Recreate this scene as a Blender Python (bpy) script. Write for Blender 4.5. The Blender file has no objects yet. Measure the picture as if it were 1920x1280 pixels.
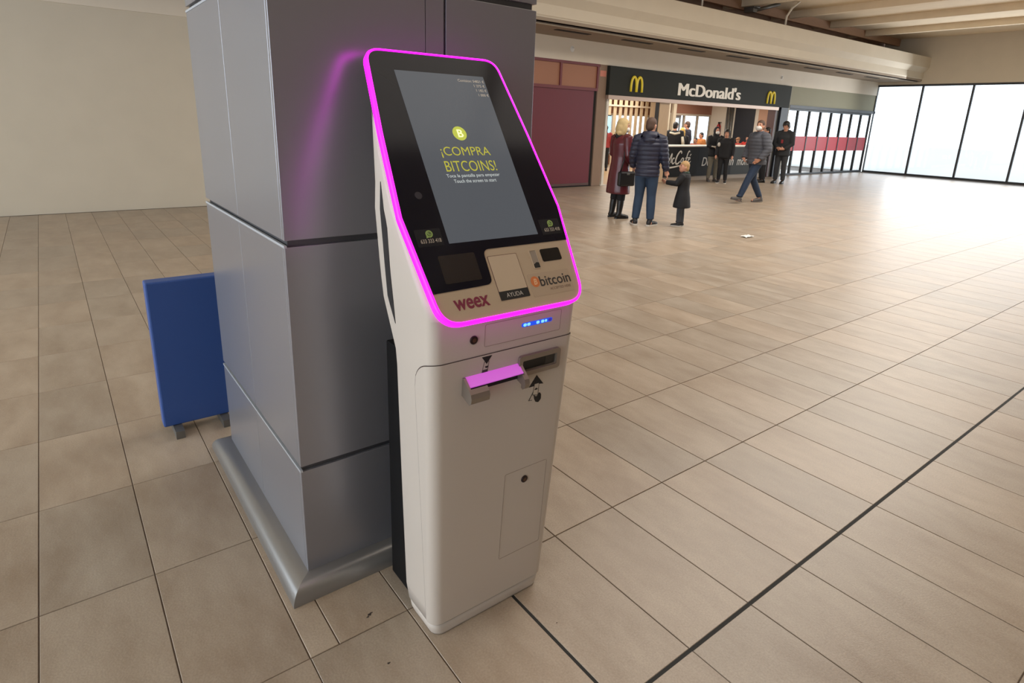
import bpy, bmesh, math, random
from mathutils import Vector, Matrix
random.seed(7)
SC = bpy.context.scene
COL = SC.collection

# ------------------------------------------------------------------ camera
# frame 1920x1280; world X runs along the shop front, Y into it, Z up (metres)
F_PX, CY, PITCH, ROLL, YAW, CAM_H = 1126.166, 546.563, 0.278315, 0.0336524, 0.655062, 1.6
fw = Vector((math.sin(YAW)*math.cos(PITCH), math.cos(YAW)*math.cos(PITCH), -math.sin(PITCH)))
r0 = Vector((math.cos(YAW), -math.sin(YAW), 0)); u0 = r0.cross(fw)
rr = math.cos(ROLL)*r0 + math.sin(ROLL)*u0
uu = -math.sin(ROLL)*r0 + math.cos(ROLL)*u0
cd = bpy.data.cameras.new('camera'); cam = bpy.data.objects.new('camera', cd); COL.objects.link(cam)
M = Matrix((rr, uu, -fw)).transposed().to_4x4(); M.translation = (0, 0, CAM_H); cam.matrix_world = M
cd.sensor_fit = 'HORIZONTAL'; cd.sensor_width = 36; cd.lens = F_PX*36/1920
cd.shift_y = (CY-640)/1920; cd.clip_start = 0.05; cd.clip_end = 300
SC.camera = cam

# ------------------------------------------------------------------ sky and light
W = bpy.data.worlds.new('sky'); SC.world = W; W.use_nodes = True
bg = W.node_tree.nodes['Background']
bg.inputs[0].default_value = (0.86, 0.93, 1.0, 1); bg.inputs[1].default_value = 2.4

def area(name, loc, direction, sx, sy, energy, color):
    l = bpy.data.lights.new(name, 'AREA'); l.shape = 'RECTANGLE'; l.size = sx; l.size_y = sy
    l.energy = energy; l.color = color
    o = bpy.data.objects.new(name, l); COL.objects.link(o); o.location = loc
    o.rotation_euler = Vector(direction).to_track_quat('-Z', 'Y').to_euler()
    return o
area('daylight_side_windows', (-6.8, 3.0, 2.4), (1, 0, -0.12), 12, 3.6, 420, (0.84, 0.92, 1.0))
area('daylight_end_windows', (25.6, 5.0, 2.0), (-1, 0, -0.15), 10, 3.2, 330, (0.93, 0.97, 1.0))
area('hall_warm_fill_near', (3.0, 1.5, 4.9), (0, 0, -1), 5, 3, 60, (1.0, 0.92, 0.82))  # unseen overhead lamps without fixtures, near to far, added to warm the hall
area('hall_warm_fill_mid', (8.5, 4.2, 4.9), (0, 0, -1), 7, 4, 350, (1.0, 0.96, 0.90))
area('hall_warm_fill_far', (15.5, 4.8, 4.9), (0, 0, -1), 8, 3, 330, (1.0, 0.94, 0.84))
area('shop_ceiling_light', (16.0, 12.9, 2.62), (0, 0, -1), 6, 1.6, 130, (1.0, 0.93, 0.84))
area('dining_ceiling_light', (16.2, 15.6, 2.62), (0, 0, -1), 4, 2.2, 90, (1.0, 0.90, 0.74))

VS = SC.view_settings
VS.view_transform = 'Standard'; VS.look = 'None'; VS.gamma = 1.0; VS.use_curve_mapping = False
VS.exposure = 0.14
SC.cycles.max_bounces = 6; SC.cycles.diffuse_bounces = 4; SC.cycles.glossy_bounces = 3; SC.cycles.transparent_max_bounces = 8
SC.cycles.caustics_reflective = False; SC.cycles.caustics_refractive = False

# ------------------------------------------------------------------ materials
def lin(c):
    return tuple((x/12.92 if x <= .04045 else ((x+.055)/1.055)**2.4) for x in c)
def rgb(r, g, b):
    return lin((r/255, g/255, b/255))
MATS = {}
def mat(name, col, rough=0.5, metal=0.0, var=0.0, vscale=8.0, bump=0.0, bscale=40.0, emit=None, estr=0.0,
        spec=0.5, coat=0.0, stretch=None, alpha=None):
    if name in MATS: return MATS[name]
    m = bpy.data.materials.new(name); m.use_nodes = True
    nt = m.node_tree; b = nt.nodes['Principled BSDF']
    b.inputs['Base Color'].default_value = (*col, 1); b.inputs['Roughness'].default_value = rough
    b.inputs['Metallic'].default_value = metal; b.inputs['Specular IOR Level'].default_value = spec
    b.inputs['Coat Weight'].default_value = coat
    if emit:
        b.inputs['Emission Color'].default_value = (*emit, 1); b.inputs['Emission Strength'].default_value = estr
    if var or bump:
        tc = nt.nodes.new('ShaderNodeTexCoord'); mp = nt.nodes.new('ShaderNodeMapping')
        nt.links.new(tc.outputs['Object'], mp.inputs[0])
        if stretch: mp.inputs['Scale'].default_value = stretch
    if var:
        n = nt.nodes.new('ShaderNodeTexNoise'); n.inputs['Scale'].default_value = vscale; n.inputs['Detail'].default_value = 5
        nt.links.new(mp.outputs[0], n.inputs['Vector'])
        mx = nt.nodes.new('ShaderNodeMix'); mx.data_type = 'RGBA'
        mx.inputs[6].default_value = (*[max(0, c*(1-var)) for c in col], 1)
        mx.inputs[7].default_value = (*[min(1, c*(1+var)) for c in col], 1)
        nt.links.new(n.outputs['Fac'], mx.inputs[0]); nt.links.new(mx.outputs[2], b.inputs['Base Color'])
    if bump:
        n2 = nt.nodes.new('ShaderNodeTexNoise'); n2.inputs['Scale'].default_value = bscale; n2.inputs['Detail'].default_value = 3
        nt.links.new(mp.outputs[0], n2.inputs['Vector'])
        bp = nt.nodes.new('ShaderNodeBump'); bp.inputs['Strength'].default_value = bump; bp.inputs['Distance'].default_value = .01
        nt.links.new(n2.outputs['Fac'], bp.inputs['Height']); nt.links.new(bp.outputs[0], b.inputs['Normal'])
    MATS[name] = m
    return m
def glass_mat(name, tint=(0.95, 0.98, 1.0), refl=0.12):
    if name in MATS: return MATS[name]
    m = bpy.data.materials.new(name); m.use_nodes = True; nt = m.node_tree
    nt.nodes.remove(nt.nodes['Principled BSDF'])
    t = nt.nodes.new('ShaderNodeBsdfTransparent'); t.inputs[0].default_value = (*tint, 1)
    g = nt.nodes.new('ShaderNodeBsdfGlossy'); g.inputs['Roughness'].default_value = .02
    mx = nt.nodes.new('ShaderNodeMixShader'); mx.inputs[0].default_value = refl
    nt.links.new(t.outputs[0], mx.inputs[1]); nt.links.new(g.outputs[0], mx.inputs[2])
    nt.links.new(mx.outputs[0], nt.nodes['Material Output'].inputs[0])
    MATS[name] = m
    return m

TX, TY, TW = 1.4133, 1.5025, 0.3291
TLEN = 0.6594
def tile_material():
    m = bpy.data.materials.new('floor_tile'); m.use_nodes = True; nt = m.node_tree; N = nt.nodes; L = nt.links
    b = N['Principled BSDF']
    geo = N.new('ShaderNodeNewGeometry'); sep = N.new('ShaderNodeSeparateXYZ'); L.new(geo.outputs['Position'], sep.inputs[0])
    def cell(out, off, step):
        a = N.new('ShaderNodeMath'); a.operation = 'SUBTRACT'; L.new(out, a.inputs[0]); a.inputs[1].default_value = off
        d = N.new('ShaderNodeMath'); d.operation = 'DIVIDE'; L.new(a.outputs[0], d.inputs[0]); d.inputs[1].default_value = step
        f = N.new('ShaderNodeMath'); f.operation = 'FLOOR'; L.new(d.outputs[0], f.inputs[0]); return f.outputs[0]
    cx = cell(sep.outputs[0], TX, TW); cy = cell(sep.outputs[1], TY, TLEN)
    cmb = N.new('ShaderNodeCombineXYZ'); L.new(cx, cmb.inputs[0]); L.new(cy, cmb.inputs[1])
    wn = N.new('ShaderNodeTexWhiteNoise'); wn.noise_dimensions = '2D'; L.new(cmb.outputs[0], wn.inputs['Vector'])
    # cloudy stone print, offset for each tile, drawn out along the tile
    mp = N.new('ShaderNodeMapping'); mp.inputs['Scale'].default_value = (5.5, 2.2, 1); L.new(geo.outputs['Position'], mp.inputs[0])
    ad = N.new('ShaderNodeVectorMath'); ad.operation = 'MULTIPLY_ADD'
    L.new(wn.outputs['Color'], ad.inputs[0]); ad.inputs[1].default_value = (37, 53, 11); L.new(mp.outputs[0], ad.inputs[2])
    ns = N.new('ShaderNodeTexNoise'); ns.inputs['Scale'].default_value = 1.0; ns.inputs['Detail'].default_value = 7
    ns.inputs['Roughness'].default_value = .62; L.new(ad.outputs[0], ns.inputs['Vector'])
    cr = N.new('ShaderNodeValToRGB'); e = cr.color_ramp.elements
    e[0].position = .25; e[0].color = (*rgb(153, 134, 115), 1); e[1].position = .75; e[1].color = (*rgb(187, 172, 155), 1)
    L.new(ns.outputs['Fac'], cr.inputs[0])
    mixt = N.new('ShaderNodeMix'); mixt.data_type = 'RGBA'; mixt.blend_type = 'MULTIPLY'; mixt.inputs[0].default_value = 1
    cr2 = N.new('ShaderNodeValToRGB'); q = cr2.color_ramp.elements
    q[0].color = (.86, .88, .89, 1); q[1].color = (1.0, .98, .95, 1)
    L.new(wn.outputs['Value'], cr2.inputs[0]); L.new(cr.outputs[0], mixt.inputs[6]); L.new(cr2.outputs[0], mixt.inputs[7])
    fine = N.new('ShaderNodeTexNoise'); fine.inputs['Scale'].default_value = 160; fine.inputs['Detail'].default_value = 2
    L.new(geo.outputs['Position'], fine.inputs['Vector'])
    mf = N.new('ShaderNodeMix'); mf.data_type = 'RGBA'; mf.blend_type = 'OVERLAY'; mf.inputs[0].default_value = .22
    L.new(mixt.outputs[2], mf.inputs[6]); L.new(fine.outputs['Fac'], mf.inputs[7])
    L.new(mf.outputs[2], b.inputs['Base Color'])
    b.inputs['Roughness'].default_value = .36; b.inputs['Specular IOR Level'].default_value = .5
    rg = N.new('ShaderNodeMapRange'); rg.inputs[3].default_value = .30; rg.inputs[4].default_value = .42
    L.new(ns.outputs['Fac'], rg.inputs[0]); L.new(rg.outputs[0], b.inputs['Roughness'])
    bp = N.new('ShaderNodeBump'); bp.inputs['Strength'].default_value = .10; bp.inputs['Distance'].default_value = .004
    L.new(fine.outputs['Fac'], bp.inputs['Height']); L.new(bp.outputs[0], b.inputs['Normal'])
    return m

# ------------------------------------------------------------------ mesh helpers
class MB:
    def __init__(s): s.v = []; s.f = []; s.sm = []
    def add(s, vs, fs, smooth=False):
        o = len(s.v); s.v += [tuple(v) for v in vs]; s.f += [tuple(i+o for i in f) for f in fs]; s.sm += [smooth]*len(fs); return s
    def box(s, a, b, bev=0.0):
        x0, y0, z0 = a; x1, y1, z1 = b
        if bev <= 0:
            return s.add([(x0,y0,z0),(x1,y0,z0),(x1,y1,z0),(x0,y1,z0),(x0,y0,z1),(x1,y0,z1),(x1,y1,z1),(x0,y1,z1)],
                         [(0,3,2,1),(4,5,6,7),(0,1,5,4),(1,2,6,5),(2,3,7,6),(3,0,4,7)])
        bm = bmesh.new(); bmesh.ops.create_cube(bm, size=1)
        for v in bm.verts: v.co = Vector(((x0+x1)/2+v.co.x*(x1-x0), (y0+y1)/2+v.co.y*(y1-y0), (z0+z1)/2+v.co.z*(z1-z0)))
        bmesh.ops.bevel(bm, geom=bm.edges[:], offset=bev, segments=2, affect='EDGES', profile=.5)
        bm.verts.index_update(); s.add([v.co[:] for v in bm.verts], [[v.index for v in f.verts] for f in bm.faces]); bm.free(); return s
    def loft(s, rings, caps=True, smooth=True, closed=True):
        n = len(rings[0]); vs = [p for r in rings for p in r]; fs = []
        for i in range(len(rings)-1):
            for j in range(n if closed else n-1):
                k = (j+1) % n; fs.append((i*n+j, i*n+k, (i+1)*n+k, (i+1)*n+j))
        s.add(vs, fs, smooth)
        if caps:
            o = len(s.v)-len(vs)
            s.f.append(tuple(o+j for j in range(n))[::-1]); s.sm.append(False)
            s.f.append(tuple(o+(len(rings)-1)*n+j for j in range(n))); s.sm.append(False)
        return s
    def tube(s, pts, rad, n=8, smooth=True, caps=True):
        P = [Vector(p) for p in pts]; R = rad if isinstance(rad, (list, tuple)) else [rad]*len(P)
        rings = []; up = None
        for i, p in enumerate(P):
            t = (P[min(i+1, len(P)-1)]-P[max(i-1, 0)]).normalized()
            if up is None:
                up = Vector((0, 0, 1)) if abs(t.z) < .9 else Vector((1, 0, 0))
            a = t.cross(up).normalized(); b = a.cross(t).normalized(); up = b
            q = R[i] if isinstance(R[i], (list, tuple)) else (R[i], R[i])
            rings.append([p + a*q[0]*math.cos(2*math.pi*k/n) + b*q[1]*math.sin(2*math.pi*k/n) for k in range(n)])
        return s.loft(rings, caps, smooth)
    head = 1.0
    def ell(s, c, r, nu=16, nv=10, rot=None):
        if rot: r = [k*MB.head for k in r]
        c = Vector(c); vs = []; fs = []
        for i in range(nv+1):
            th = math.pi*i/nv
            for j in range(nu):
                ph = 2*math.pi*j/nu
                d = Vector((r[0]*math.sin(th)*math.cos(ph), r[1]*math.sin(th)*math.sin(ph), r[2]*math.cos(th)))
                if rot: d = rot @ d
                vs.append(c+d)
        for i in range(nv):
            for j in range(nu):
                k = (j+1) % nu; fs.append((i*nu+j, (i+1)*nu+j, (i+1)*nu+k, i*nu+k))
        return s.add(vs, fs, True)
    def slab(s, outline, fr, z0, z1):
        # outline [(u,v)], fr(u,v,n)->world ; n0..n1 along the normal
        n = len(outline); a = [fr(u, v, z0) for u, v in outline]; b = [fr(u, v, z1) for u, v in outline]
        fs = [tuple(range(n))[::-1], tuple(range(n, 2*n))] + [(i, (i+1) % n, n+(i+1) % n, n+i) for i in range(n)]
        return s.add(a+b, fs)
    def frame(s, out, inn, fr, z0, z1):
        n = len(out); V = [fr(u, v, z0) for u, v in out]+[fr(u, v, z1) for u, v in out]+[fr(u, v, z0) for u, v in inn]+[fr(u, v, z1) for u, v in inn]
        fs = []
        for i in range(n):
            k = (i+1) % n
            fs += [(i, k, n+k, n+i), (n+i, n+k, 3*n+k, 3*n+i), (3*n+i, 3*n+k, 2*n+k, 2*n+i), (2*n+i, 2*n+k, k, i)]
        return s.add(V, fs)
    def mesh(s, name):
        me = bpy.data.meshes.new(name); me.from_pydata(s.v, [], s.f); me.polygons.foreach_set('use_smooth', s.sm)
        me.update(); return me
    def build(s, name, m, parent=None):
        me = s.mesh(name); bm = bmesh.new(); bm.from_mesh(me)
        bmesh.ops.recalc_face_normals(bm, faces=bm.faces[:]); bm.to_mesh(me); bm.free()
        me.materials.append(m); o = bpy.data.objects.new(name, me); COL.objects.link(o)
        if parent: link(o, parent)
        return o
def link(o, parent):
    o.parent = parent
    o.matrix_parent_inverse = Matrix.Translation(-parent.location) if parent.rotation_euler.z == 0 else parent.matrix_basis.inverted()
def empty(name, loc, rz=0):
    o = bpy.data.objects.new(name, None); COL.objects.link(o); o.location = loc; o.rotation_euler.z = rz
    o.empty_display_size = .2; return o
def tag(o, label=None, cat=None, group=None, kind=None):
    if label: o['label'] = label
    if cat: o['category'] = cat
    if group: o['group'] = group
    if kind: o['kind'] = kind
    return o
def rrect(x0, y0, x1, y1, r, n=5):
    pts = []
    for cx, cy, a in ((x1-r, y0+r, -90), (x1-r, y1-r, 0), (x0+r, y1-r, 90), (x0+r, y0+r, 180)):
        for i in range(n+1):
            t = math.radians(a+90*i/n); pts.append((cx+r*math.cos(t), cy+r*math.sin(t)))
    return pts
def round_poly(P, R, n=6):
    out = []; N = len(P)
    for i in range(N):
        p = Vector(P[i]); a = Vector(P[i-1])-p; b = Vector(P[(i+1) % N])-p
        r = R[i] if isinstance(R, (list, tuple)) else R
        if r <= 0: out.append(tuple(p)); continue
        ang = a.angle(b); t = min(r/math.tan(ang/2), a.length*.49, b.length*.49)
        s = p+a.normalized()*t; e = p+b.normalized()*t
        for k in range(n+1):
            w = k/n; out.append(tuple((1-w)**2*s+2*w*(1-w)*p+w*w*e))
    return out
def offset_poly(P, d):
    out = []; N = len(P)
    for i in range(N):
        p = Vector(P[i]); a = (p-Vector(P[i-1])); b = (Vector(P[(i+1) % N])-p)
        if a.length < 1e-7: a = b
        if b.length < 1e-7: b = a
        na = Vector((a.y, -a.x)).normalized(); nb = Vector((b.y, -b.x)).normalized()
        m = (na+nb).normalized(); k = max(.5, m.dot(na)); out.append(tuple(p+m*d/k))
    return out
def text(s, name, m, parent, fr, cx, cy, w=None, h=None, off=0.0, ext=.0006, bold=0.0, shear=0.0, spacing=1.0, thicken=0.0):
    # writing as a mesh fitted into a w x h box centred on (cx, cy) of a surface frame
    cu = bpy.data.curves.new(name, 'FONT'); cu.body = s; cu.align_x = 'CENTER'; cu.size = 1; cu.shear = shear; cu.offset = bold
    cu.space_character = spacing; cu.resolution_u = 4
    t = bpy.data.objects.new(name, cu); COL.objects.link(t); bpy.context.view_layer.update()
    me = bpy.data.meshes.new_from_object(t.evaluated_get(bpy.context.evaluated_depsgraph_get()))
    bpy.data.objects.remove(t); bpy.data.curves.remove(cu)
    xs = [v.co.x for v in me.vertices]; ys = [v.co.y for v in me.vertices]
    bw = max(xs)-min(xs); bh = max(ys)-min(ys); mx = (max(xs)+min(xs))/2; my = (max(ys)+min(ys))/2
    sx = w/bw if w else h/bh; sy = h/bh if h else sx
    bm = bmesh.new(); bm.from_mesh(me)
    r = bmesh.ops.extrude_face_region(bm, geom=bm.faces[:])
    top = {v for v in r['geom'] if isinstance(v, bmesh.types.BMVert)}
    for v in bm.verts:
        n = off+ext if v in top else off
        v.co = Vector(fr(cx+(v.co.x-mx)*sx, cy+(v.co.y-my)*sy, n))
    if thicken:      # heavier strokes: the glyphs repeated a little to either side
        src = bm.verts[:]+bm.edges[:]+bm.faces[:]
        for dx in (-thicken, thicken):
            d = bmesh.ops.duplicate(bm, geom=src)['geom']
            for v in d:
                if isinstance(v, bmesh.types.BMVert): v.co.x += dx; v.co.y += .0006 if dx < 0 else -.0006
    bmesh.ops.recalc_face_normals(bm, faces=bm.faces[:])
    bm.to_mesh(me); bm.free(); me.name = name; me.materials.clear(); me.materials.append(m); me.polygons.foreach_set('use_smooth', [False]*len(me.polygons))
    o = bpy.data.objects.new(name, me); COL.objects.link(o)
    if parent: link(o, parent)
    return o
def poly_tube(mb, pts, fr, n0, r, nn=6):
    return mb.tube([fr(u, v, n0) for u, v in pts], r, nn)

# ------------------------------------------------------------------ floor
TILE = tile_material()
GROUT = mat('grout', rgb(96, 82, 70), .9)
GROUT_B = mat('expansion_joint', rgb(36, 36, 34), .8)
floor = MB().box((-8, -8, -.06), (27, 19, -.003)).build('floor', GROUT); tag(floor, 'tan stone-look tiled hall floor', kind='structure')
xl = [TX+TW*i for i in range(-30, 76)]
yl = [TY+TLEN*j for j in range(-15, 16)]
cells = []
def proj(x, y):
    d = Vector((x, y, -CAM_H)); z = d.dot(fw)
    if z < .05: return None
    return (960+F_PX*d.dot(rr)/z, CY-F_PX*d.dot(uu)/z)
JX, JY = TX-TW, TY-TLEN          # the two wide black expansion joints
PIL = (.525, 1.80, 1.45, 2.89)   # pillar footprint
for i in range(len(xl)-1):
    for j in range(len(yl)-1):
        a, b, c, d = xl[i], yl[j], xl[i+1], yl[j+1]
        if b > 11.6: continue
        d = min(d, 11.46)
        if d-b < .03: continue
        g = .0018
        x0, x1, y0, y1 = a+g, c-g, b+g, d-g
        if abs(a-JX) < .01 and b < 1.4: x0 = a+.0055
        if abs(c-JX) < .01 and b < 1.4: x1 = c-.0055
        if abs(b-JY) < .01: y0 = b+.0065
        if abs(d-JY) < .01: y1 = d-.0065
        parts = [(x0, y0, x1, y1)]
        if a < .5 < c and b < 1.6 < d: parts = [(x0, y0, .518-g, y1), (.518+g, y0, x1, y1)]
        for q in parts: cells.append(q)
def area_px(q):
    P = [proj(q[0], q[1]), proj(q[2], q[1]), proj(q[2], q[3]), proj(q[0], q[3])]
    if None in P: return 0
    cx = sum(p[0] for p in P)/4; cy = sum(p[1] for p in P)/4
    if not (-120 < cx < 2040 and 0 < cy < 1420): return 0
    if PIL[0] < q[0] and q[2] < PIL[2] and PIL[1] < q[1] and q[3] < PIL[3]: return 0
    # hidden behind the pillar
    mx, my = (q[0]+q[2])/2, (q[1]+q[3])/2
    k = 1.85/my if my > 2 else 9
    if my > 2 and .56 < mx*k < 1.42: return 0
    return abs(sum(P[k][0]*P[(k+1) % 4][1]-P[(k+1) % 4][0]*P[k][1] for k in range(4)))/2
cells.sort(key=area_px, reverse=True)
tile_mesh = {}
def tile_geo(w, h):
    e = .0015; t = .0
    return MB().add([(-w/2,-h/2,-.006),(w/2,-h/2,-.006),(w/2,h/2,-.006),(-w/2,h/2,-.006),
                     (-w/2,-h/2,-e),(w/2,-h/2,-e),(w/2,h/2,-e),(-w/2,h/2,-e),
                     (-w/2+e,-h/2+e,0),(w/2-e,-h/2+e,0),(w/2-e,h/2-e,0),(-w/2+e,h/2-e,0)],
                    [(0,1,5,4),(1,2,6,5),(2,3,7,6),(3,0,4,7),(4,5,9,8),(5,6,10,9),(6,7,11,10),(7,4,8,11),(8,9,10,11)])
for q in cells[:300]:
    w, h = round(q[2]-q[0], 4), round(q[3]-q[1], 4)
    if (w, h) not in tile_mesh:
        me = tile_geo(w, h).mesh('tile'); me.materials.append(TILE); tile_mesh[(w, h)] = me
    o = bpy.data.objects.new('tile', tile_mesh[(w, h)]); COL.objects.link(o)
    o.location = ((q[0]+q[2])/2, (q[1]+q[3])/2, 0); o.parent = floor
mb = MB()
for q in cells[300:]:
    mb.add([(q[0],q[1],-.006),(q[2],q[1],-.006),(q[2],q[3],-.006),(q[0],q[3],-.006),(q[0],q[1],0),(q[2],q[1],0),(q[2],q[3],0),(q[0],q[3],0)],
           [(4,5,6,7),(0,1,5,4),(1,2,6,5),(2,3,7,6),(3,0,4,7)])
tag(mb.build('distant_tiles', TILE, floor), kind='stuff')
MB().box((JX-.0055, -8, -.004), (JX+.0055, 1.5, -.0012)).build('expansion_joint', GROUT_B, floor)
MB().box((-8, JY-.0065, -.004), (27, JY+.0065, -.0012)).build('expansion_joint', GROUT_B, floor)
# shop floor beyond the front
MB().box((11.4, 11.46, -.05), (24.0, 19, -.001)).build('shop_flooring', mat('shop_floor', rgb(176, 146, 108), .35, var=.12, vscale=3), floor)

# ------------------------------------------------------------------ hall shell
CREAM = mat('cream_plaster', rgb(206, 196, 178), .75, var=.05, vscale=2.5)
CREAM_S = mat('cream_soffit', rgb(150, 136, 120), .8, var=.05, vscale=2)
TIMBER = mat('brown_timber', rgb(184, 148, 122), .7, var=.12, vscale=5, stretch=(1, 8, 8))
ROOFP = mat('roof_panel', rgb(234, 218, 192), .8, var=.08, vscale=3)
BLK = mat('black_plastic', rgb(18, 18, 20), .5)
DARK = mat('dark_slot', rgb(28, 25, 24), .8)
STEEL = mat('grey_steel', rgb(118, 116, 112), .45, .6)
YW = 11.45
w = MB(); w.box((-8, YW, 0), (7.4, YW+.25, 3.0)); tag(w.build('wall_back', CREAM), 'cream plaster wall of the hall beside the red shutter', kind='structure')
tag(MB().box((-8, -8.2, 0), (27, -8, 5.05)).build('wall_front', mat('hall_wall_behind', rgb(158, 142, 124), .8)), 'wall of the hall behind the viewer', kind='structure')
# fascia band with two small domes
fas = MB().box((-8, YW-.02, 3.0), (27, YW+.28, 3.53)).build('trim_1', mat('fascia_white', rgb(226, 215, 198), .75, var=.05, vscale=2.5)); tag(fas, 'cream fascia band over the shop fronts', kind='structure')
for x, z in ((10.35, 3.27), (19.7, 3.22)):
    dome = MB(); dome.ell((x, YW-.02, z), (.05, .045, .05), 12, 8); dome.tube([(x, YW-.025, z), (x, YW-.015, z)], .07, 14)
    dome.build('dome_sensor', mat('white_plastic', rgb(232, 230, 225), .3), fas)
# soffit with linear air slots
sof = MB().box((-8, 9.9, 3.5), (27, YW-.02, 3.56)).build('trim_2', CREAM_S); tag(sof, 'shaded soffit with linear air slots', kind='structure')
MB().box((-8, 10.12, 3.475), (27, 10.18, 3.5)).build('soffit_rail', CREAM, sof)
MB().box((-8, 10.04, 3.485), (27, 10.07, 3.5)).build('soffit_groove', mat('groove_brown', rgb(88, 76, 68), .8), sof)
for k in range(-7, 8):
    x = 9.1+2.1*k
    MB().box((x, 10.55, 3.49), (x+1.0, 10.68, 3.502)).build('air_slot', DARK, sof)
# upper concrete beam with its set-back band
bm_ = MB()
prof = [(9.93, 3.5), (9.90, 3.58), (9.88, 3.60), (9.88, 3.80), (9.73, 3.96), (9.73, 4.325), (10.25, 4.325), (10.25, 3.5)]
bm_.loft([[(x, y, z) for y, z in prof] for x in (-8, 27)], True, False)
tag(bm_.build('trim_3', CREAM), 'heavy cream concrete beam above the soffit', kind='structure')
tag(MB().box((-8, YW+.05, 3.53), (27, YW+.3, 5.05)).build('wall_back_upper', TIMBER), 'brown timber band above the shop fronts', kind='structure')
ceil = MB().box((-8, -8, 5.05), (27, 19, 5.2)).build('ceiling', ROOFP); tag(ceil, 'tan panelled roof of the hall', kind='structure')
for k in range(0, 9):
    x = 3.4+2.55*k
    MB().box((x, -8, 4.86), (x+.16, YW+.05, 5.05)).build('rafter', ROOFP, ceil)
MB().box((-8, 10.9, 4.8), (27, 11.0, 5.05)).build('purlin', TIMBER, ceil)
br = empty('steel_bracket', (16.4, 10.75, 5.05)); tag(br, 'grey steel bracket joining the roof beams', 'bracket')
MB().box((16.3, 10.6, 4.72), (16.5, 10.9, 5.05), .01).build('plate', STEEL, br)
MB().tube([(16.5, 10.75, 4.78), (17.4, 10.5, 5.04)], .05, 10).build('strut', STEEL, br)
MB().tube([(16.3, 10.62, 4.85), (16.5, 10.55, 4.85)], .04, 10).build('bolt', STEEL, br)
WHT = mat('white_paint', rgb(222, 216, 205), .5)
c1 = MB().tube([(17.0, 10.0, 4.30), (17.02, 10.0, 4.62), (17.2, 9.98, 4.85), (17.5, 9.95, 5.05)], .028, 10).build('conduit', WHT)
tag(c1, 'white bent conduit rising from the beam to the roof', 'conduit')
c2 = MB().tube([(13.2, 10.0, 4.30), (13.2, 10.0, 4.7), (13.2, 10.0, 5.05)], .022, 10).build('conduit', WHT)
tag(c2, 'white straight conduit rising from the beam', 'conduit')
# hall end wall and side wall: glazed, daylight comes in here
FRM = mat('dark_window_frame', rgb(52, 54, 58), .5)
GLASS = glass_mat('window_glass')
def window_wall(name, label, p0, p1, z0, z1, n, FRM=FRM):
    root = empty(name, ((p0[0]+p1[0])/2, (p0[1]+p1[1])/2, 0)); tag(root, label, kind='structure')
    dx, dy = p1[0]-p0[0], p1[1]-p0[1]; al = abs(dx) > abs(dy)
    def bar(t0, t1, a, b, th, m, nm):
        x0, y0, x1, y1 = p0[0]+dx*t0, p0[1]+dy*t0, p0[0]+dx*t1, p0[1]+dy*t1
        q = MB()
        if al: q.box((min(x0, x1), y0-th, a), (max(x0, x1), y0+th, b))
        else: q.box((x0-th, min(y0, y1), a), (x0+th, max(y0, y1), b))
        q.build(nm, m, root)
    Ln = math.hypot(dx, dy); e = .03/Ln
    for k in range(n+1): bar(max(0, k/n-e), min(1, k/n+e), z0, z1, .04, FRM, 'mullion')
    bar(0, 1, z0, z0+.07, .045, FRM, 'sill'); bar(0, 1, z1-.07, z1, .045, FRM, 'head')
    for k in range(n): bar(k/n+e, (k+1)/n-e, z0+.07, z1-.07, .004, GLASS, 'pane')
    return root
tag(MB().box((26.8, -8, 3.4), (27, YW, 5.05)).build('wall_right', CREAM), 'cream wall above the glazing at the hall end', kind='structure')
window_wall('window_1', 'tall glazing at the far end of the hall', (26.9, -8), (26.9, YW), 0, 3.4, 12)
tag(MB().box((-8, -8, 4.3), (-7.8, YW, 5.05)).build('wall_left', CREAM), 'cream wall above the side glazing', kind='structure')
window_wall('window_2', 'tall glazing along the side of the hall', (-7.9, -8), (-7.9, YW), 0, 4.3, 12)

# ------------------------------------------------------------------ closed shutter bay
MAROON = mat('maroon_metal', rgb(102, 28, 42), .5, var=.05, vscale=3)
MAROON_F = mat('maroon_frame', rgb(110, 44, 50), .5)
BROWN_P = mat('brown_panel', rgb(158, 108, 82), .6, var=.06, vscale=2)
TANP = mat('tan_pier', rgb(140, 116, 98), .7, var=.05, vscale=2)
d1 = empty('door_1', (9.4, YW, 0)); tag(d1, 'closed maroon shutter with brown transom panels', kind='structure')
MB().box((7.4, YW, .05), (11.18, YW+.05, 2.36)).build('shutter_leaf', MAROON, d1)
MB().box((7.4, YW-.012, .03), (11.18, YW, .09)).build('bottom_rail', mat('maroon_rail', rgb(86, 60, 56), .5), d1)
MB().box((7.4, YW+.01, 0), (11.26, YW+.1, .05)).build('threshold', DARK, d1)
MB().box((11.185, YW+.02, 0), (11.275, YW+.1, 2.36)).build('guide', DARK, d1)
MB().box((7.4, YW-.03, 2.36), (11.28, YW+.06, 2.43)).build('transom_rail', MAROON_F, d1)
MB().box((7.4, YW-.03, 2.94), (11.32, YW+.06, 3.0)).build('transom_rail', MAROON_F, d1)
for a, b in ((7.46, 8.72), (8.78, 10.0), (10.06, 11.23)):
    MB().box((a, YW, 2.43), (b, YW+.04, 2.94)).build('transom_panel', BROWN_P, d1)
for x in (7.4, 8.72, 10.0, 11.23):
    MB().box((x, YW-.03, 2.43), (x+.06, YW+.06, 2.94)).build('transom_mullion', MAROON_F, d1)
pier = MB().box((11.28, YW-.02, 0), (11.57, YW+.25, 3.0)).build('wall_back_pier', TANP); tag(pier, 'tan pier between the red shutter and the shop entrance', kind='structure')
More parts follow.
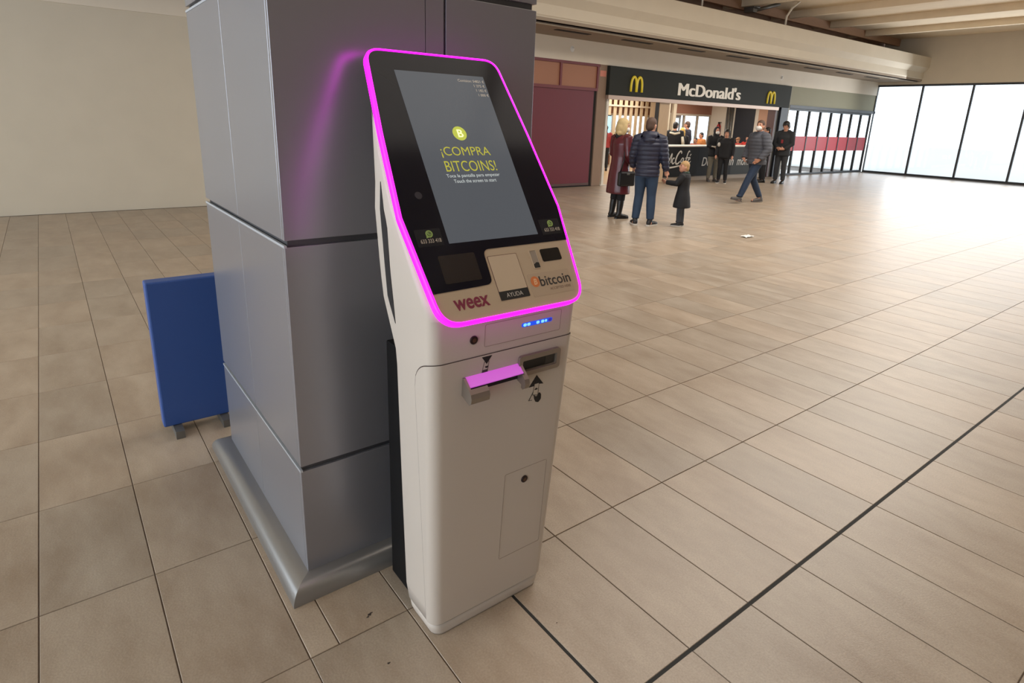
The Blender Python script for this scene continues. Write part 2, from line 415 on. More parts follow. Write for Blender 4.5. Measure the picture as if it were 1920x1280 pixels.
mk = MB(); mk.box((11.33, YW-.026, 2.72), (11.54, YW-.02, 2.86)); mk.build('pier_notice', mat('salmon_print', rgb(206, 130, 112), .6), pier)

# ------------------------------------------------------------------ shop front
SIGNM = mat('charcoal_sign', rgb(46, 47, 43), .65, spec=.15, var=.04, vscale=2)
SIGNW = mat('sign_white', rgb(222, 214, 200), .5, emit=rgb(222, 214, 200), estr=.12)
SIGNY = mat('sign_yellow', rgb(214, 190, 46), .45, emit=rgb(214, 190, 46), estr=.12)
ALU = mat('rail_aluminium', rgb(176, 152, 136), .4, .4)
def frY(y):
    return lambda u, v, n: (u, y-n, v)
sg = empty('shop_sign', (15.9, YW-.1, 2.3)); tag(sg, 'long charcoal shop sign with white name lettering and yellow arches', 'sign')
MB().box((11.58, YW-.12, 2.29), (20.25, YW+.05, 2.985), .006).build('sign_board', SIGNM, sg)
MB().box((11.58, YW-.12, 2.19), (19.62, YW+.05, 2.288)).build('bottom_rail', ALU, sg)
text("McDonald's", 'sign_lettering', SIGNW, sg, frY(YW-.12), 15.82, 2.58, 2.98, .345, .001, .008, .0, thicken=.026)
def arches(cx, z, w, h, parent):
    q = MB()
    for s in (-1, 1):
        pts = []
        for k in range(15):
            t = math.pi*(k/14); pts.append((cx+s*w*.25+w*.235*math.cos(t), z-h/2+h*math.sin(t)**.62 if 0 < k < 14 else z-h/2))
        q.tube([(x, YW-.135, zz) for x, zz in pts], [(.028, .034)]*15, 8)
    q.build('arches_logo', SIGNY, parent)
arches(12.58, 2.59, .44, .37, sg); arches(19.05, 2.555, .44, .36, sg)
lamp = MB(); lamp.box((12.7, YW+.055, 2.20), (12.95, YW+.25, 2.26), .01)
tag(lamp.build('downlight', mat('lamp_glow', rgb(255, 245, 225), .4, emit=(1, .93, .8), estr=3.0)), 'small lit downlight above the shop entrance', 'lamp')

# shop room: side walls, partitions, ceiling
SHOPW = mat('shop_white_wall', rgb(226, 216, 200), .6)
SHOPB = mat('shop_brown_band', rgb(150, 104, 84), .6)
NAVY = mat('navy_panel', rgb(30, 34, 44), .5)
ORN = mat('salmon_panel', rgb(206, 160, 132), .6)
WOOD = mat('pale_wood', rgb(196, 166, 130), .55, var=.1, vscale=6, stretch=(8, 8, 1))
sc = MB().box((11.4, YW+.05, 2.72), (22.5, 17.6, 2.8)).build('ceiling_shop', mat('shop_ceiling', rgb(180, 160, 136), .8)); tag(sc, 'pale ceiling inside the shop', kind='structure')
MB().box((14.2, YW+.5, 2.685), (19.0, YW+.62, 2.72)).build('light_strip', mat('strip_glow', (1, 1, 1), .5, emit=(1, .96, .9), estr=2.0), sc)
MB().box((12.2, YW+1.2, 2.685), (19.0, YW+1.3, 2.72)).build('light_strip', MATS['strip_glow'], sc)
wl = MB().box((11.38, YW+.25, 0), (11.58, 17.6, 2.72)).build('wall_shop_left', SHOPW); tag(wl, 'inner side wall of the shop by the entrance', kind='structure')
wr = MB().box((20.3, YW+.06, 0), (20.45, 14.5, 2.72)).build('wall_shop_right', SHOPW); tag(wr, 'white inner side wall of the shop with coloured panels', kind='structure')
MB().box((20.27, 12.58, .0), (20.3, 13.36, 2.38)).build('panel', NAVY, wr)
MB().box((20.26, 11.9, .0), (20.3, 12.42, 2.5)).build('panel', ORN, wr)
for y in (13.45, 13.55, 13.66): MB().tube([(20.22, y, 0), (20.22, y, 2.3)], .035, 10).build('steel_post', STEEL, wr)
# back wall of the counter room with two windows
wb = empty('wall_shop_back', (18.9, 14.4, 0)); tag(wb, 'back wall of the counter room with a brown band over windows', kind='structure')
MB().box((17.2, 14.4, 2.02), (20.45, 14.5, 2.72)).build('band_panel', SHOPB, wb)
MB().box((17.2, 14.4, 0), (20.45, 14.5, .55)).build('lower_panel', SHOPW, wb)
MB().box((17.2, 14.4, .55), (17.95, 14.5, 2.02)).build('side_panel', SHOPW, wb)
wn = window_wall('window_3', 'bright double window behind the serving counter', (17.95, 14.44), (20.3, 14.44), .55, 2.02, 3, mat('pale_frame', rgb(190, 176, 158), .5))
# dining area behind the entrance: wall, window, white battens
wd = empty('wall_dining', (16, 17.5, 0)); tag(wd, 'far wall of the dining area behind white battens', kind='structure')
MB().box((11.4, 17.5, 1.98), (22.5, 17.6, 2.72)).build('band_panel', SHOPB, wd)
MB().box((11.4, 17.5, 0), (22.5, 17.6, .35)).build('lower_panel', SHOPB, wd)
window_wall('window_4', 'bright window row of the dining area behind battens', (13, 17.55), (22.5, 17.55), .35, 1.98, 9, MATS['pale_frame'])
q = MB(); q.add([(17.25, 14.5, 0), (17.4, 14.5, 0), (21.1, 17.5, 0), (20.95, 17.5, 0), (17.25, 14.5, 2.72), (17.4, 14.5, 2.72), (21.1, 17.5, 2.72), (20.95, 17.5, 2.72)], [(0, 3, 2, 1), (4, 5, 6, 7), (0, 1, 5, 4), (1, 2, 6, 5), (2, 3, 7, 6), (3, 0, 4, 7)])
tag(q.build('wall_dining_side', mat('dining_side', rgb(190, 160, 128), .7)), 'slanted side wall of the dining area', kind='structure')
bs = empty('batten_screen', (16.0, 16.2, 0)); tag(bs, 'row of pale vertical battens screening the dining area', 'screen')
MB().box((15.9, 16.15, 2.2), (19.2, 16.3, 2.26)).build('rail', WHT, bs)
for k in range(11):
    x = 16.02+.29*k
    MB().box((x, 16.20, 0), (x+.15, 16.225, 2.72)).build('slat', mat('batten_white', rgb(206, 192, 168), .6), bs)
bs2 = empty('batten_screen', (17.5, 14.2, 0)); tag(bs2, 'pair of pale vertical battens beside the serving counter', 'screen')
for k in range(3):
    x = 17.15+.33*k
    MB().box((x, 14.2, 0), (x+.16, 14.3, 2.72)).build('slat', MATS['batten_white'], bs2)
oc = empty('order_screen', (15.45, 15.6, 0)); tag(oc, 'self-order terminal with a pale blue screen inside the entrance', 'terminal')
MB().box((15.68, 15.62, .9), (16.2, 15.72, 1.88), .01).build('casing', BLK, oc)
MB().box((15.71, 15.61, 1.0), (16.17, 15.62, 1.84)).build('display', mat('display_blue', rgb(150, 205, 230), .4, emit=rgb(150, 205, 230), estr=.9), oc)
MB().box((15.86, 15.64, 0), (16.0, 15.7, .9)).build('stand', STEEL, oc)
pst = MB(); pst.box((11.66, YW+.0, 0), (11.74, YW+.1, 2.19)); pst.box((11.6, YW-.04, 0), (11.82, YW+.14, .02))
tag(pst.build('door_2', WHT), 'slim white door post at the shop entrance', kind='structure')
col = MB().box((13.72, YW-.02, 0), (14.13, YW+.3, 2.19)).build('trim_4', WOOD); tag(col, 'pale wood column between the entrance and the counter', kind='structure')
MB().box((13.68, YW+.0, 0), (13.72, YW+.1, 2.19)).build('edge_strip', FRM, col)
# counter
CNT = mat('counter_charcoal', rgb(34, 34, 35), .6, spec=.15, var=.05, vscale=2)
CNT2 = mat('counter_grey', rgb(62, 64, 63), .6, spec=.15, var=.05, vscale=2)
ct = empty('serving_counter', (16.8, YW+.3, 0)); tag(ct, 'long charcoal serving counter with white script lettering', 'counter')
MB().box((14.14, YW, .14), (15.75, YW+.55, 1.0)).build('front_panel', CNT, ct)
MB().box((15.755, YW, .14), (17.48, YW+.55, 1.0)).build('front_panel', CNT, ct)
MB().box((17.485, YW, .14), (19.6, YW+.55, 1.0)).build('front_panel', CNT2, ct)
MB().box((14.14, YW+.04, 0), (19.6, YW+.5, .14)).build('plinth', mat('plinth_tan', rgb(150, 132, 112), .5), ct)
MB().box((14.12, YW-.03, 1.0), (19.62, YW+.58, 1.035), .006).build('worktop', WHT, ct)
CW = frY(YW)
LET = mat('counter_lettering', rgb(206, 200, 192), .5)
text('De', 'counter_lettering', LET, ct, CW, 16.14, .56, .40, .26, 0, .008, .004, .2)
text('un', 'counter_lettering', LET, ct, CW, 17.42, .52, .34, .19, 0, .008, .004, .2)
text('mom', 'counter_lettering', LET, ct, CW, 18.12, .515, .66, .19, 0, .008, .004, .2)
# hand-written style name on the counter
SX, SZ, K = 14.25, .36, 1.0
strokes = [
 [(.0,.17,.018),(.03,.30,.02),(.06,.40,.02),(.075,.30,.018),(.08,.16,.018)],
 [(.08,.16,.018),(.15,.30,.02),(.235,.45,.02),(.225,.32,.018),(.21,.18,.02)],
 [(.36,.30,.018),(.33,.325,.018),(.28,.28,.02),(.27,.20,.02),(.31,.155,.02),(.38,.20,.016)],
 [(.66,.44,.02),(.66,.49,.024),(.60,.51,.028),(.50,.42,.03),(.43,.28,.032),(.44,.17,.03),(.52,.15,.028),(.62,.22,.02)],
 [(.78,.30,.018),(.73,.315,.018),(.67,.25,.02),(.68,.185,.02),(.74,.20,.018),(.79,.31,.018),(.775,.20,.018),(.82,.19,.014)],
 [(1.05,.49,.016),(1.02,.52,.02),(.96,.44,.022),(.91,.27,.022),(.86,.10,.022)],
 [(.86,.31,.016),(1.02,.33,.016)],
 [(1.0,.25,.016),(1.08,.29,.018),(1.07,.33,.018),(1.02,.30,.018),(1.01,.21,.02),(1.07,.18,.018),(1.13,.22,.014)],
 [(1.07,.38,.016),(1.12,.43,.018)],
 [(.02,-.10,.012),(.05,.02,.03),(.2,.045,.03),(.45,.07,.026),(.8,.12,.012)],
 [(.03,-.08,.03),(.055,.02,.03)],
]
q = MB()
for st in strokes:
    P = [Vector((SX+a*K, SZ+b*K, r)) for a, b, r in st]; D = []
    for i in range(len(P)-1):
        p0, p1, p2, p3 = P[max(i-1, 0)], P[i], P[i+1], P[min(i+2, len(P)-1)]
        for k in range(5):
            t = k/5; D.append(.5*((2*p1)+(p2-p0)*t+(2*p0-5*p1+4*p2-p3)*t*t+(3*p1-p0-3*p2+p3)*t**3))
    D.append(P[-1])
    q.tube([(d.x, YW-.004, d.y) for d in D], [(max(.006, d.z*.62), .006) for d in D] if False else [max(.012, d.z*1.0) for d in D], 6)
for i, v in enumerate(q.v): q.v[i] = (v[0], YW-.003+(v[1]-(YW-.004))*.25, v[2])
q.build('script_lettering', LET, ct)
# posts at the far end of the front
p1 = MB().box((19.62, YW-.02, 0), (19.70, YW+.25, 2.29)).build('trim_5', mat('maroon_post', rgb(84, 58, 56), .5)); tag(p1, 'slim brown post at the end of the counter', kind='structure')
p2 = MB().box((19.70, YW+.0, 0), (19.86, YW+.2, 2.29)).build('trim_6', STEEL); tag(p2, 'grey post at the end of the counter', kind='structure')
p3 = MB().box((19.86, YW-.08, 0), (20.30, YW+.3, 2.29)).build('trim_7', NAVY); tag(p3, 'dark navy column under the sign end', kind='structure')
p4 = MB().box((20.30, YW-.02, 0), (20.46, YW+.2, 2.98)).build('trim_8', mat('grey_beige', rgb(150, 144, 126), .6)); tag(p4, 'grey beige post beside the bright window', kind='structure')
tag(MB().box((20.46, YW, 2.40), (27, YW+.2, 3.0)).build('wall_back_end', mat('olive_beige', rgb(146, 142, 118), .7)), 'olive beige wall over the bright window', kind='structure')
tag(MB().box((20.46, YW-.03, 2.30), (27, YW+.2, 2.40)).build('trim_9', FRM), 'dark lintel over the bright window', kind='structure')
w5 = window_wall('window_5', 'bright entrance glazing with a red band beside the shop', (20.46, YW+.1), (26.9, YW+.1), 0, 2.30, 8)
MB().box((20.5, YW+.075, .86), (26.8, YW+.088, 1.37)).build('red_band', mat('red_band', rgb(186, 38, 52), .5), w5)
# fire extinguisher on the inner wall
fe = empty('fire_extinguisher', (20.2, 13.95, 1.15)); tag(fe, 'red fire extinguisher on the white wall inside the shop', 'extinguisher')
RED = mat('red_paint', rgb(176, 34, 34), .35)
q = MB(); q.tube([(20.2, 13.95, 1.25), (20.2, 13.95, 1.27), (20.2, 13.95, 1.62), (20.2, 13.95, 1.68), (20.2, 13.95, 1.71)], [.06, .075, .075, .05, .02], 14); q.build('cylinder', RED, fe)
q = MB(); q.box((20.17, 13.92, 1.71), (20.23, 13.98, 1.76), .005); q.box((20.185, 13.86, 1.755), (20.215, 13.99, 1.775)); q.build('valve', BLK, fe)
MB().tube([(20.17, 13.92, 1.73), (20.12, 13.88, 1.6), (20.12, 13.88, 1.4)], .012, 8).build('hose', BLK, fe)
# ground outside the glazing
tag(MB().box((-60, 19, -.2), (90, 90, -.08)).build('ground_outside', mat('pale_paving', rgb(196, 194, 188), .8)), 'pale paving outside the building', kind='structure')
tag(MB().box((27, -40, -.2), (90, 19, -.08)).build('ground_outside_end', MATS['pale_paving']), 'pale paving outside the end glazing', kind='structure')

# ------------------------------------------------------------------ pillar clad in aluminium
ALUP = mat('brushed_aluminium', rgb(156, 156, 163), .275, .58)
GROOVE = mat('groove_metal', rgb(92, 92, 96), .4, .6)
px0, py0, px1, py1 = PIL
pil = MB().box((px0+.012, py0+.012, 0), (px1-.012, py1-.012, 5.05)).build('column_1', GROOVE)
tag(pil, 'square pillar clad in brushed grey aluminium panels behind the kiosk', kind='structure')
rows = [(.03, .452), (.470, 1.212), (1.232, 1.972), (1.992, 2.74), (2.76, 3.5), (3.52, 4.26), (4.28, 5.05)]
for z0, z1 in rows:
    for a, b, dp in ((px0, 1.004, 0), (1.0065, 1.072, .001), (1.080, px1, 0)):
        MB().box((a, py0+dp, z0), (b, py0+.02, z1), .0015).build('panel', ALUP, pil)
        if a == px0: pass
    for a, b in ((py0+.0205, 2.338), (2.3405, py1)):
        MB().box((px0, a, z0), (px0+.02, b, z1), .0015).build('panel', ALUP, pil)
        MB().box((px1-.02, a, z0), (px1, b, z1), .0015).build('panel', ALUP, pil)
    MB().box((px0+.0205, py1-.02, z0), (px1-.0205, py1, z1), .0015).build('panel', ALUP, pil)
LIP = mat('bright_lip', rgb(200, 206, 214), .35, .4)
for z0, z1 in rows[:4]:
    MB().box((px0-.002, py0-.001, z1-.002), (px0+.006, py1, z1+.006)).build('edge_lip', LIP, pil)
# sloped skirting round the foot
SK = mat('skirting_aluminium', rgb(150, 148, 146), .28, .6)
g = .078
prof = [(0, 0), (.001, .014), (.006, .028), (.015, .041), (.029, .051), (.048, .057), (.078, .059)]
base = MB()
def skirt(d): return [(px0-g+d, py0-g+d), (px1+g-d, py0-g+d), (px1+g-d, py1+g-d), (px0-g+d, py1+g-d)]
for k in range(4):
    base.loft([[(*skirt(d)[k], z), (*skirt(d)[(k+1) % 4], z)] for d, z in prof], False, True, False)
tag(base.build('baseboard_pillar', SK), 'sloped aluminium skirting round the pillar foot', kind='structure')
# blue board behind the pillar
bb = empty('blue_board', (.25, 3.3, 0)); tag(bb, 'plain blue board standing behind the pillar', 'board')
MB().box((.28, 3.22, .04), (.62, 3.30, .80), .008).build('panel', mat('blue_paint', rgb(52, 84, 150), .45), bb)
for x in (.32, .54): MB().box((x, 3.14, 0), (x+.04, 3.38, .04)).build('foot', STEEL, bb)

# ------------------------------------------------------------------ the kiosk
XC = .985
SHELL = mat('kiosk_shell', rgb(198, 187, 176), .38, spec=.4)
TAN = mat('kiosk_face_tan', rgb(184, 162, 138), .4)
SEAM = mat('seam_dark', rgb(70, 55, 48), .8)
BEZ = mat('bezel_glass', rgb(18, 18, 30), .12, spec=.22)
SCR = mat('screen', rgb(10, 11, 13), .16, spec=.22, emit=rgb(82, 85, 90), estr=.9)
NEON = mat('neon_ring', rgb(200, 40, 200), .4, emit=(1.0, .004, .90), estr=2.0)
METAL = mat('tray_metal', rgb(150, 140, 130), .32, .6)
PRINT = mat('print_black', rgb(22, 20, 20), .6)
K_ = empty('payment_kiosk', (XC, 1.45, 0)); tag(K_, 'white floor-standing cryptocurrency machine with a glowing magenta frame', 'kiosk')
ST, SL = math.hypot(1, .68), .68
NV = Vector((0, -1, .68))/ST; TV = Vector((0, .68, 1))/ST; P0 = Vector((XC, .501+.68*1.1, 1.1))
def PF(u, v, n): return tuple(P0+Vector((u, 0, 0))+TV*v+NV*n)            # sloped face
FN = Vector((0, -1, -.06)).normalized()
def FF(u, v, n): return tuple(Vector((XC+u, 1.345-.06*v, v))+FN*n)         # lower front
def lerp(tab, z):
    for (a, fa), (b, fb) in zip(tab, tab[1:]):
        if z <= b: return fa+(fb-fa)*max(0, (z-a))/(b-a)
    return tab[-1][1]
HW = [(0, .214), (.02, .222), (.95, .255), (1.1, .259), (1.2, .263), (1.35, .267), (1.5, .255), (1.65, .238), (1.72, .224), (1.755, .206), (1.775, .183)]
BK = [(0, 1.49), (.03, 1.505), (.1, 1.525), (.5, 1.515), (.94, 1.500), (1.1, 1.572), (1.45, 1.60), (1.65, 1.66), (1.775, 1.735)]
def FRT(z): return 1.345-.06*z if z < 1.09 else .533+.68*z
def section(z, grow=0.0, r=.034, n=6):
    h = lerp(HW, z)+grow; f = FRT(z)-grow; b = lerp(BK, z)+grow*0
    rb = .012; r = min(r, (b-f)*.45)
    pts = []
    for cx, cy, a, rad in ((h-r, f+r, -90, r), (h-rb, b-rb, 0, rb), (-h+rb, b-rb, 90, rb), (-h+r, f+r, 180, r)):
        for i in range(n+1):
            t = math.radians(a+90*i/n); pts.append((XC+cx+rad*math.cos(t), cy+rad*math.sin(t), z))
    return pts
zs = [.05, .1, .2, .35, .5, .65, .8, .9, .95, 1.0, 1.05, 1.088, 1.092, 1.15, 1.2, 1.28, 1.35, 1.42, 1.5, 1.58, 1.65, 1.70, 1.735, 1.755, 1.768, 1.775]
shell = MB().loft([section(z) for z in zs]).build('body', SHELL, K_)
MB().loft([section(z, -.003) for z in (0.002, .008, .022, .044)]).build('plinth', SHELL, K_)
MB().loft([section(z, -.006) for z in (.03, .06)]).build('plinth_seam', SEAM, K_)
# wrapping front cover with dark seam around it
def cover(grow, top, zb, ysid):
    def prof(z):
        h = lerp(HW, z)+grow; f = FRT(z)-grow; r = .034+grow
        pts = [(XC-h, ysid+(f+r-ysid)*k/8, z) for k in range(8)]
        for i in range(9):
            t = math.radians(180+90*i/8); pts.append((XC-h+r+r*math.cos(t), f+r+r*math.sin(t), z))
        pts += [(XC-h*.5, f, z), (XC, f, z), (XC+h*.5, f, z)]
        for i in range(9):
            t = math.radians(270+90*i/8); pts.append((XC+h-r+r*math.cos(t), f+r+r*math.sin(t), z))
        pts += [(XC+h, ysid+(f+r-ysid)*k/8, z) for k in range(7, -1, -1)]
        return pts
    levels = [zb, .2, .4, .6, .8]
    rows = [prof(z) for z in levels]
    # top row follows the rounded seam
    last = []
    ref = prof(top); n = len(ref); acc = [0]
    for i in range(1, n): acc.append(acc[-1]+(Vector(ref[i])-Vector(ref[i-1])).length)
    tot = acc[-1]
    for i in range(n):
        d = min(acc[i], tot-acc[i]); R = .105
        zz = top-(R-math.sqrt(max(0, R*R-(R-min(d, R))**2)))*.85
        last.append((i, zz))
    def at(i, z): return prof(z)[i]
    rows.append([at(i, (.8+zz)/2) for i, zz in last]); rows.append([at(i, zz) for i, zz in last])
    return rows
MB().loft(cover(.0012, .9668, .052, 1.3845), False, True, False).build('cover_seam', SEAM, K_)
MB().loft(cover(.0026, .9650, .052, 1.381), False, True, False).build('front_cover', SHELL, K_)
# dark rear box and side vents
q = MB(); q.box((XC-.19, 1.49, .0), (XC+.19, 1.70, .90), .006); q.build('rear_box', mat('rear_black', rgb(14, 13, 14), .6, spec=.2), K_)
VENT = mat('vent_black', rgb(26, 20, 20), .7)
for s in (-1, 1):
    yf = [(1.03, 1.488), (1.17, 1.503), (1.31, 1.510), (1.425, 1.553)]; yb = [(1.03, 1.489), (1.10, 1.530), (1.25, 1.540), (1.425, 1.555)]
    q = MB(); rws = []
    for k in range(17):
        z = 1.03+.395*k/16; a, b = lerp(yf, z), lerp(yb, z); o, i_ = XC+s*(lerp(HW, z)+.0012), XC+s*(lerp(HW, z)-.004)
        rws.append([(o, a, z), (o, b, z), (i_, b, z), (i_, a, z)])
    q.loft(rws, True, False); q.build('side_vent', VENT, K_)
# sloped face: slab, neon ring, black glass, tan lower field
OUT = [(.2475, -.017), (.2770, .295), (.2575, .55), (.2285, .829), (-.2285, .829), (-.2575, .55), (-.2770, .295), (-.2475, -.017)]
OUTR = round_poly(OUT, [.072, .06, .5, .055, .055, .5, .06, .072], 9)
INN = offset_poly(OUTR, -.0088)
MB().slab(offset_poly(OUTR, -.008), PF, -.034, -.018).build('face_backplate', SHELL, K_)
MB().slab(offset_poly(OUTR, -.006), PF, -.018, .0).build('face_plate', TAN, K_)
ring = MB(); RP = [OUTR, offset_poly(OUTR, .0005), offset_poly(OUTR, -.004), INN]
n = len(OUTR); lv = [(offset_poly(OUTR, -.012), -.019), (OUTR, -.019), (OUTR, -.002), (offset_poly(OUTR, -.0025), .003), (offset_poly(OUTR, -.0075), .003), (INN, .0005)]
vs = [PF(u, v, d) for P, d in lv for u, v in P]; fs = []
for i in range(len(lv)-1):
    for j in range(n):
        k = (j+1) % n; fs.append((i*n+j, i*n+k, (i+1)*n+k, (i+1)*n+j))
ring.add(vs, fs, True); ring.build('neon_ring', NEON, K_)
# black glass outline (upper field with the lower-left tongue)
def ringx(v):   # inner half width of the face at height v
    best = .2
    for i in range(len(INN)):
        a, b = INN[i], INN[(i+1) % len(INN)]
        if (a[1]-v)*(b[1]-v) <= 0 and a[0] > 0 and b[0] > 0 and abs(a[1]-b[1]) > 1e-6:
            best = a[0]+(b[0]-a[0])*(v-a[1])/(b[1]-a[1])
    return best
I2 = offset_poly(OUTR, -.0090)
right = [p for p in I2 if p[0] > 0 and p[1] > .183]; left = [p for p in I2 if p[0] < 0 and p[1] > .0775]
right.sort(key=lambda p: p[1]); 
order = []
st = [p for p in I2]
# walk counter-clockwise from lower right to lower left
idx = [i for i, p in enumerate(I2) if (p[0] > 0 and p[1] > .183) or p[0] <= 0 and p[1] > .0775]
walk = [I2[i] for i in idx]
tongue = [(-ringx(.0765), .0765)] + round_poly([(-.11, .0785), (-.0585, .080), (-.0555, .182), (.02, .182)], [0, .02, .022, 0], 5) + [(ringx(.182), .182)]
MB().slab(walk+tongue, PF, 0, .0015).build('bezel_glass', BEZ, K_)
scr = MB().slab([(-.1545, .2095), (.1545, .2095), (.1545, .7575), (-.1545, .7575)], PF, .0015, .0022).build('screen', SCR, K_); scr['label'] = 'dim lit touch screen with yellow lettering'
TYEL = mat('type_yellow', rgb(120, 120, 50), .6, emit=rgb(196, 190, 50), estr=.62)
TWHT = mat('type_white', rgb(120, 125, 125), .6, emit=rgb(200, 208, 208), estr=.6)
TPAL = mat('type_pale', rgb(150, 140, 130), .6, emit=rgb(165, 155, 140), estr=.55)
sf = .0022
text('¡COMPRA', 'screen_lettering', TYEL, scr, PF, -.003, .4875, .170, .036, sf, .0003, -.004)
text('BITCOINS!', 'screen_lettering', TYEL, scr, PF, -.001, .4425, .176, .034, sf, .0003, -.004)
text('Toca la pantalla para empezar', 'screen_lettering', TWHT, scr, PF, -.003, .4105, .184, .0135, sf, .0003, .005)
text('Touch the screen to start', 'screen_lettering', TWHT, scr, PF, -.003, .3945, .146, .0108, sf, .0003, .005)
coin = MB().slab([(-.004+.0235*math.cos(t*math.pi/16), .5505+.0235*math.sin(t*math.pi/16)) for t in range(32)], PF, sf, sf+.0004).build('coin_symbol', mat('coin_yellow', rgb(130, 135, 50), .6, emit=rgb(190, 198, 74), estr=.7), scr)
text('B', 'coin_letter', mat('coin_white', rgb(225, 230, 170), .6, emit=rgb(225, 230, 170), estr=.9), scr, PF, -.002, .5505, .019, .026, sf+.0004, .0003, .015)
for i, (s, u0_, u1_) in enumerate((('Comision: 54821 €', .054, .151), ('1 275 €', .108, .148), ('1 182 €', .111, .1495), ('1 000 €', .114, .1515))):
    text(s, 'price_lettering', TPAL, scr, PF, (u0_+u1_)/2, .7385-.0165*i, u1_-u0_, .0095, sf, .0002, .01)
# camera eye, reader window, stickers
MB().slab([(-.2016+.011*math.cos(t*math.pi/12), .3566+.011*math.sin(t*math.pi/12)) for t in range(24)], PF, .0015, .0022).build('camera_lens', mat('lens_grey', rgb(52, 50, 60), .15), K_)
MB().slab(rrect(-.2020, .0975, -.087, .1775, .004), PF, .0015, .0021).build('reader_window', mat('reader_glass', rgb(34, 29, 32), .2), K_)
STK = mat('sticker_dark', rgb(22, 22, 30), .35, spec=.25)
WAG = mat('phone_green', rgb(150, 176, 96), .6)
for cx, cy, ww in ((-.2055, .2335, .062), (.2145, .2305, .060)):
    sk = MB().slab(rrect(cx-.042, cy-.026, cx+.036, cy+.024, .002), PF, .0015, .0018).build('phone_sticker', STK, K_)
    b = MB(); b.slab([(cx+.0105*math.cos(t*math.pi/12), cy+.0095+.0105*math.sin(t*math.pi/12)) for t in range(24)], PF, .0018, .0022)
    b.slab([(cx-.0105, cy-.0025), (cx-.002, cy+.0), (cx-.0098, cy+.006)], PF, .0018, .0022); b.build('bubble_symbol', WAG, sk)
    h = MB(); h.slab(offset_poly([(cx+.0072*math.cos(t*math.pi/12), cy+.0095+.0072*math.sin(t*math.pi/12)) for t in range(24)], 0), PF, .0022, .0024); h.build('bubble_field', mat('bubble_dark_green', rgb(92, 112, 62), .6), sk)
    h = MB(); h.tube([PF(cx-.0035, cy+.0135, .0026), PF(cx-.0032, cy+.009, .0026), PF(cx, cy+.0062, .0026), PF(cx+.0042, cy+.0058, .0026)], [.0016, .0009, .0009, .0016], 6); h.build('handset_symbol', WAG, sk)
    text('633 333 418', 'phone_number', mat('number_white', rgb(186, 172, 158), .6), sk, PF, cx, cy-.0105, ww, .0115, .0018, .0003, .005)
MAR = mat('maroon_print', rgb(122, 34, 62), .5)
text('weex', 'brand_lettering', MAR, K_, PF, -.1415, .037, .110, .030, 0, .0008, .02)
hs = MB().slab(rrect(-.0490, .0275, .0525, .1600, .003), PF, 0, .0008).build('help_sticker', mat('sticker_line', rgb(96, 60, 50), .6), K_)
MB().slab(rrect(-.0475, .0535, .0510, .1585, .003), PF, .0008, .0011).build('code_field', mat('sticker_tan', rgb(194, 172, 148), .5), hs)
MB().slab(rrect(-.0490, .0275, .0525, .0535, .002), PF, .0008, .0012).build('caption_field', PRINT, hs)
text('AYUDA', 'help_lettering', mat('caption_white', rgb(200, 190, 180), .6), hs, PF, .0015, .0405, .056, .0125, .0012, .0003, -.01)
sl = MB().frame(rrect(.099, .104, .1245, .1615, .003), rrect(.1005, .1055, .123, .160, .003), PF, 0, .002).build('card_slot', TAN, K_)
MB().slab([(.1005, .1055), (.123, .1055), (.123, .160), (.1005, .160)], PF, .0, .0006).build('slot_plate', mat('slot_steel', rgb(170, 160, 152), .3, .5), sl)
MB().slab([(.101, .1058), (.1225, .1058), (.1225, .121), (.114, .1235), (.101, .117)], PF, .0006, .001).build('slot_mouth', PRINT, sl)
MB().slab(rrect(.1395, .1215, .2135, .1610, .006), PF, 0, .0012).build('scanner_window', mat('scanner_black', rgb(14, 15, 20), .15), K_)
bs_ = MB().slab(rrect(.064, .0205, .221, .0905, .004), PF, 0, .0004).build('payment_sticker', mat('sticker_clear', rgb(178, 156, 134), .35), K_)
MB().slab([(.0855+.0155*math.cos(t*math.pi/12), .0655+.0165*math.sin(t*math.pi/12)) for t in range(24)], PF, .0004, .0008).build('coin_symbol', mat('bitcoin_orange', rgb(206, 116, 62), .5), bs_)
text('B', 'coin_letter', mat('coin_pale', rgb(226, 180, 140), .5), bs_, PF, .0860, .0655, .012, .018, .0008, .0003, .02, .15)
text('bitcoin', 'payment_lettering', mat('type_charcoal', rgb(52, 46, 46), .5), bs_, PF, .160, .0640, .116, .031, .0004, .0004, .012)
text('ACCEPTED HERE', 'payment_lettering', mat('type_brown', rgb(120, 96, 82), .5), bs_, PF, .171, .0375, .080, .0075, .0004, .0003, .0)
# lower front: hatches, lock, lights
def hatch(u0, v0, u1, v1, base, name):
    MB().frame(rrect(u0-.0009, v0-.0009, u1+.0009, v1+.0009, .006), rrect(u0, v0, u1, v1, .005), FF, base-.001, base+.0002).build(name+'_seam', mat('seam_soft', rgb(150, 134, 122), .8), K_)
hatch(-.088, .990, .190, 1.056, .0006, 'upper_hatch')
hatch(.019, .203, .188, .530, .0032, 'lower_hatch')
def lock(u, v, base):
    q = MB(); c = Vector(FF(u, v, base))
    q.tube([c-FN*.001, c+FN*.003, c+FN*.004], [.0125, .0125, .0105], 20); o = q.build('lock', mat('lock_dark', rgb(52, 40, 40), .3, .6), K_)
    q = MB(); q.tube([c+FN*.004, c+FN*.005], .006, 14); q.build('keyway', mat('lock_brown', rgb(92, 66, 52), .35, .5), o)
lock(-.1254, 1.0185, 0); lock(.0985, .4875, .0026)
LB = mat('led_blue', rgb(30, 60, 160), .4, emit=rgb(20, 70, 210), estr=1.0); LC = mat('led_cyan', rgb(110, 180, 235), .4, emit=rgb(110, 190, 240), estr=1.2)
LD = mat('led_indigo', rgb(44, 36, 130), .4, emit=rgb(40, 32, 130), estr=.9)
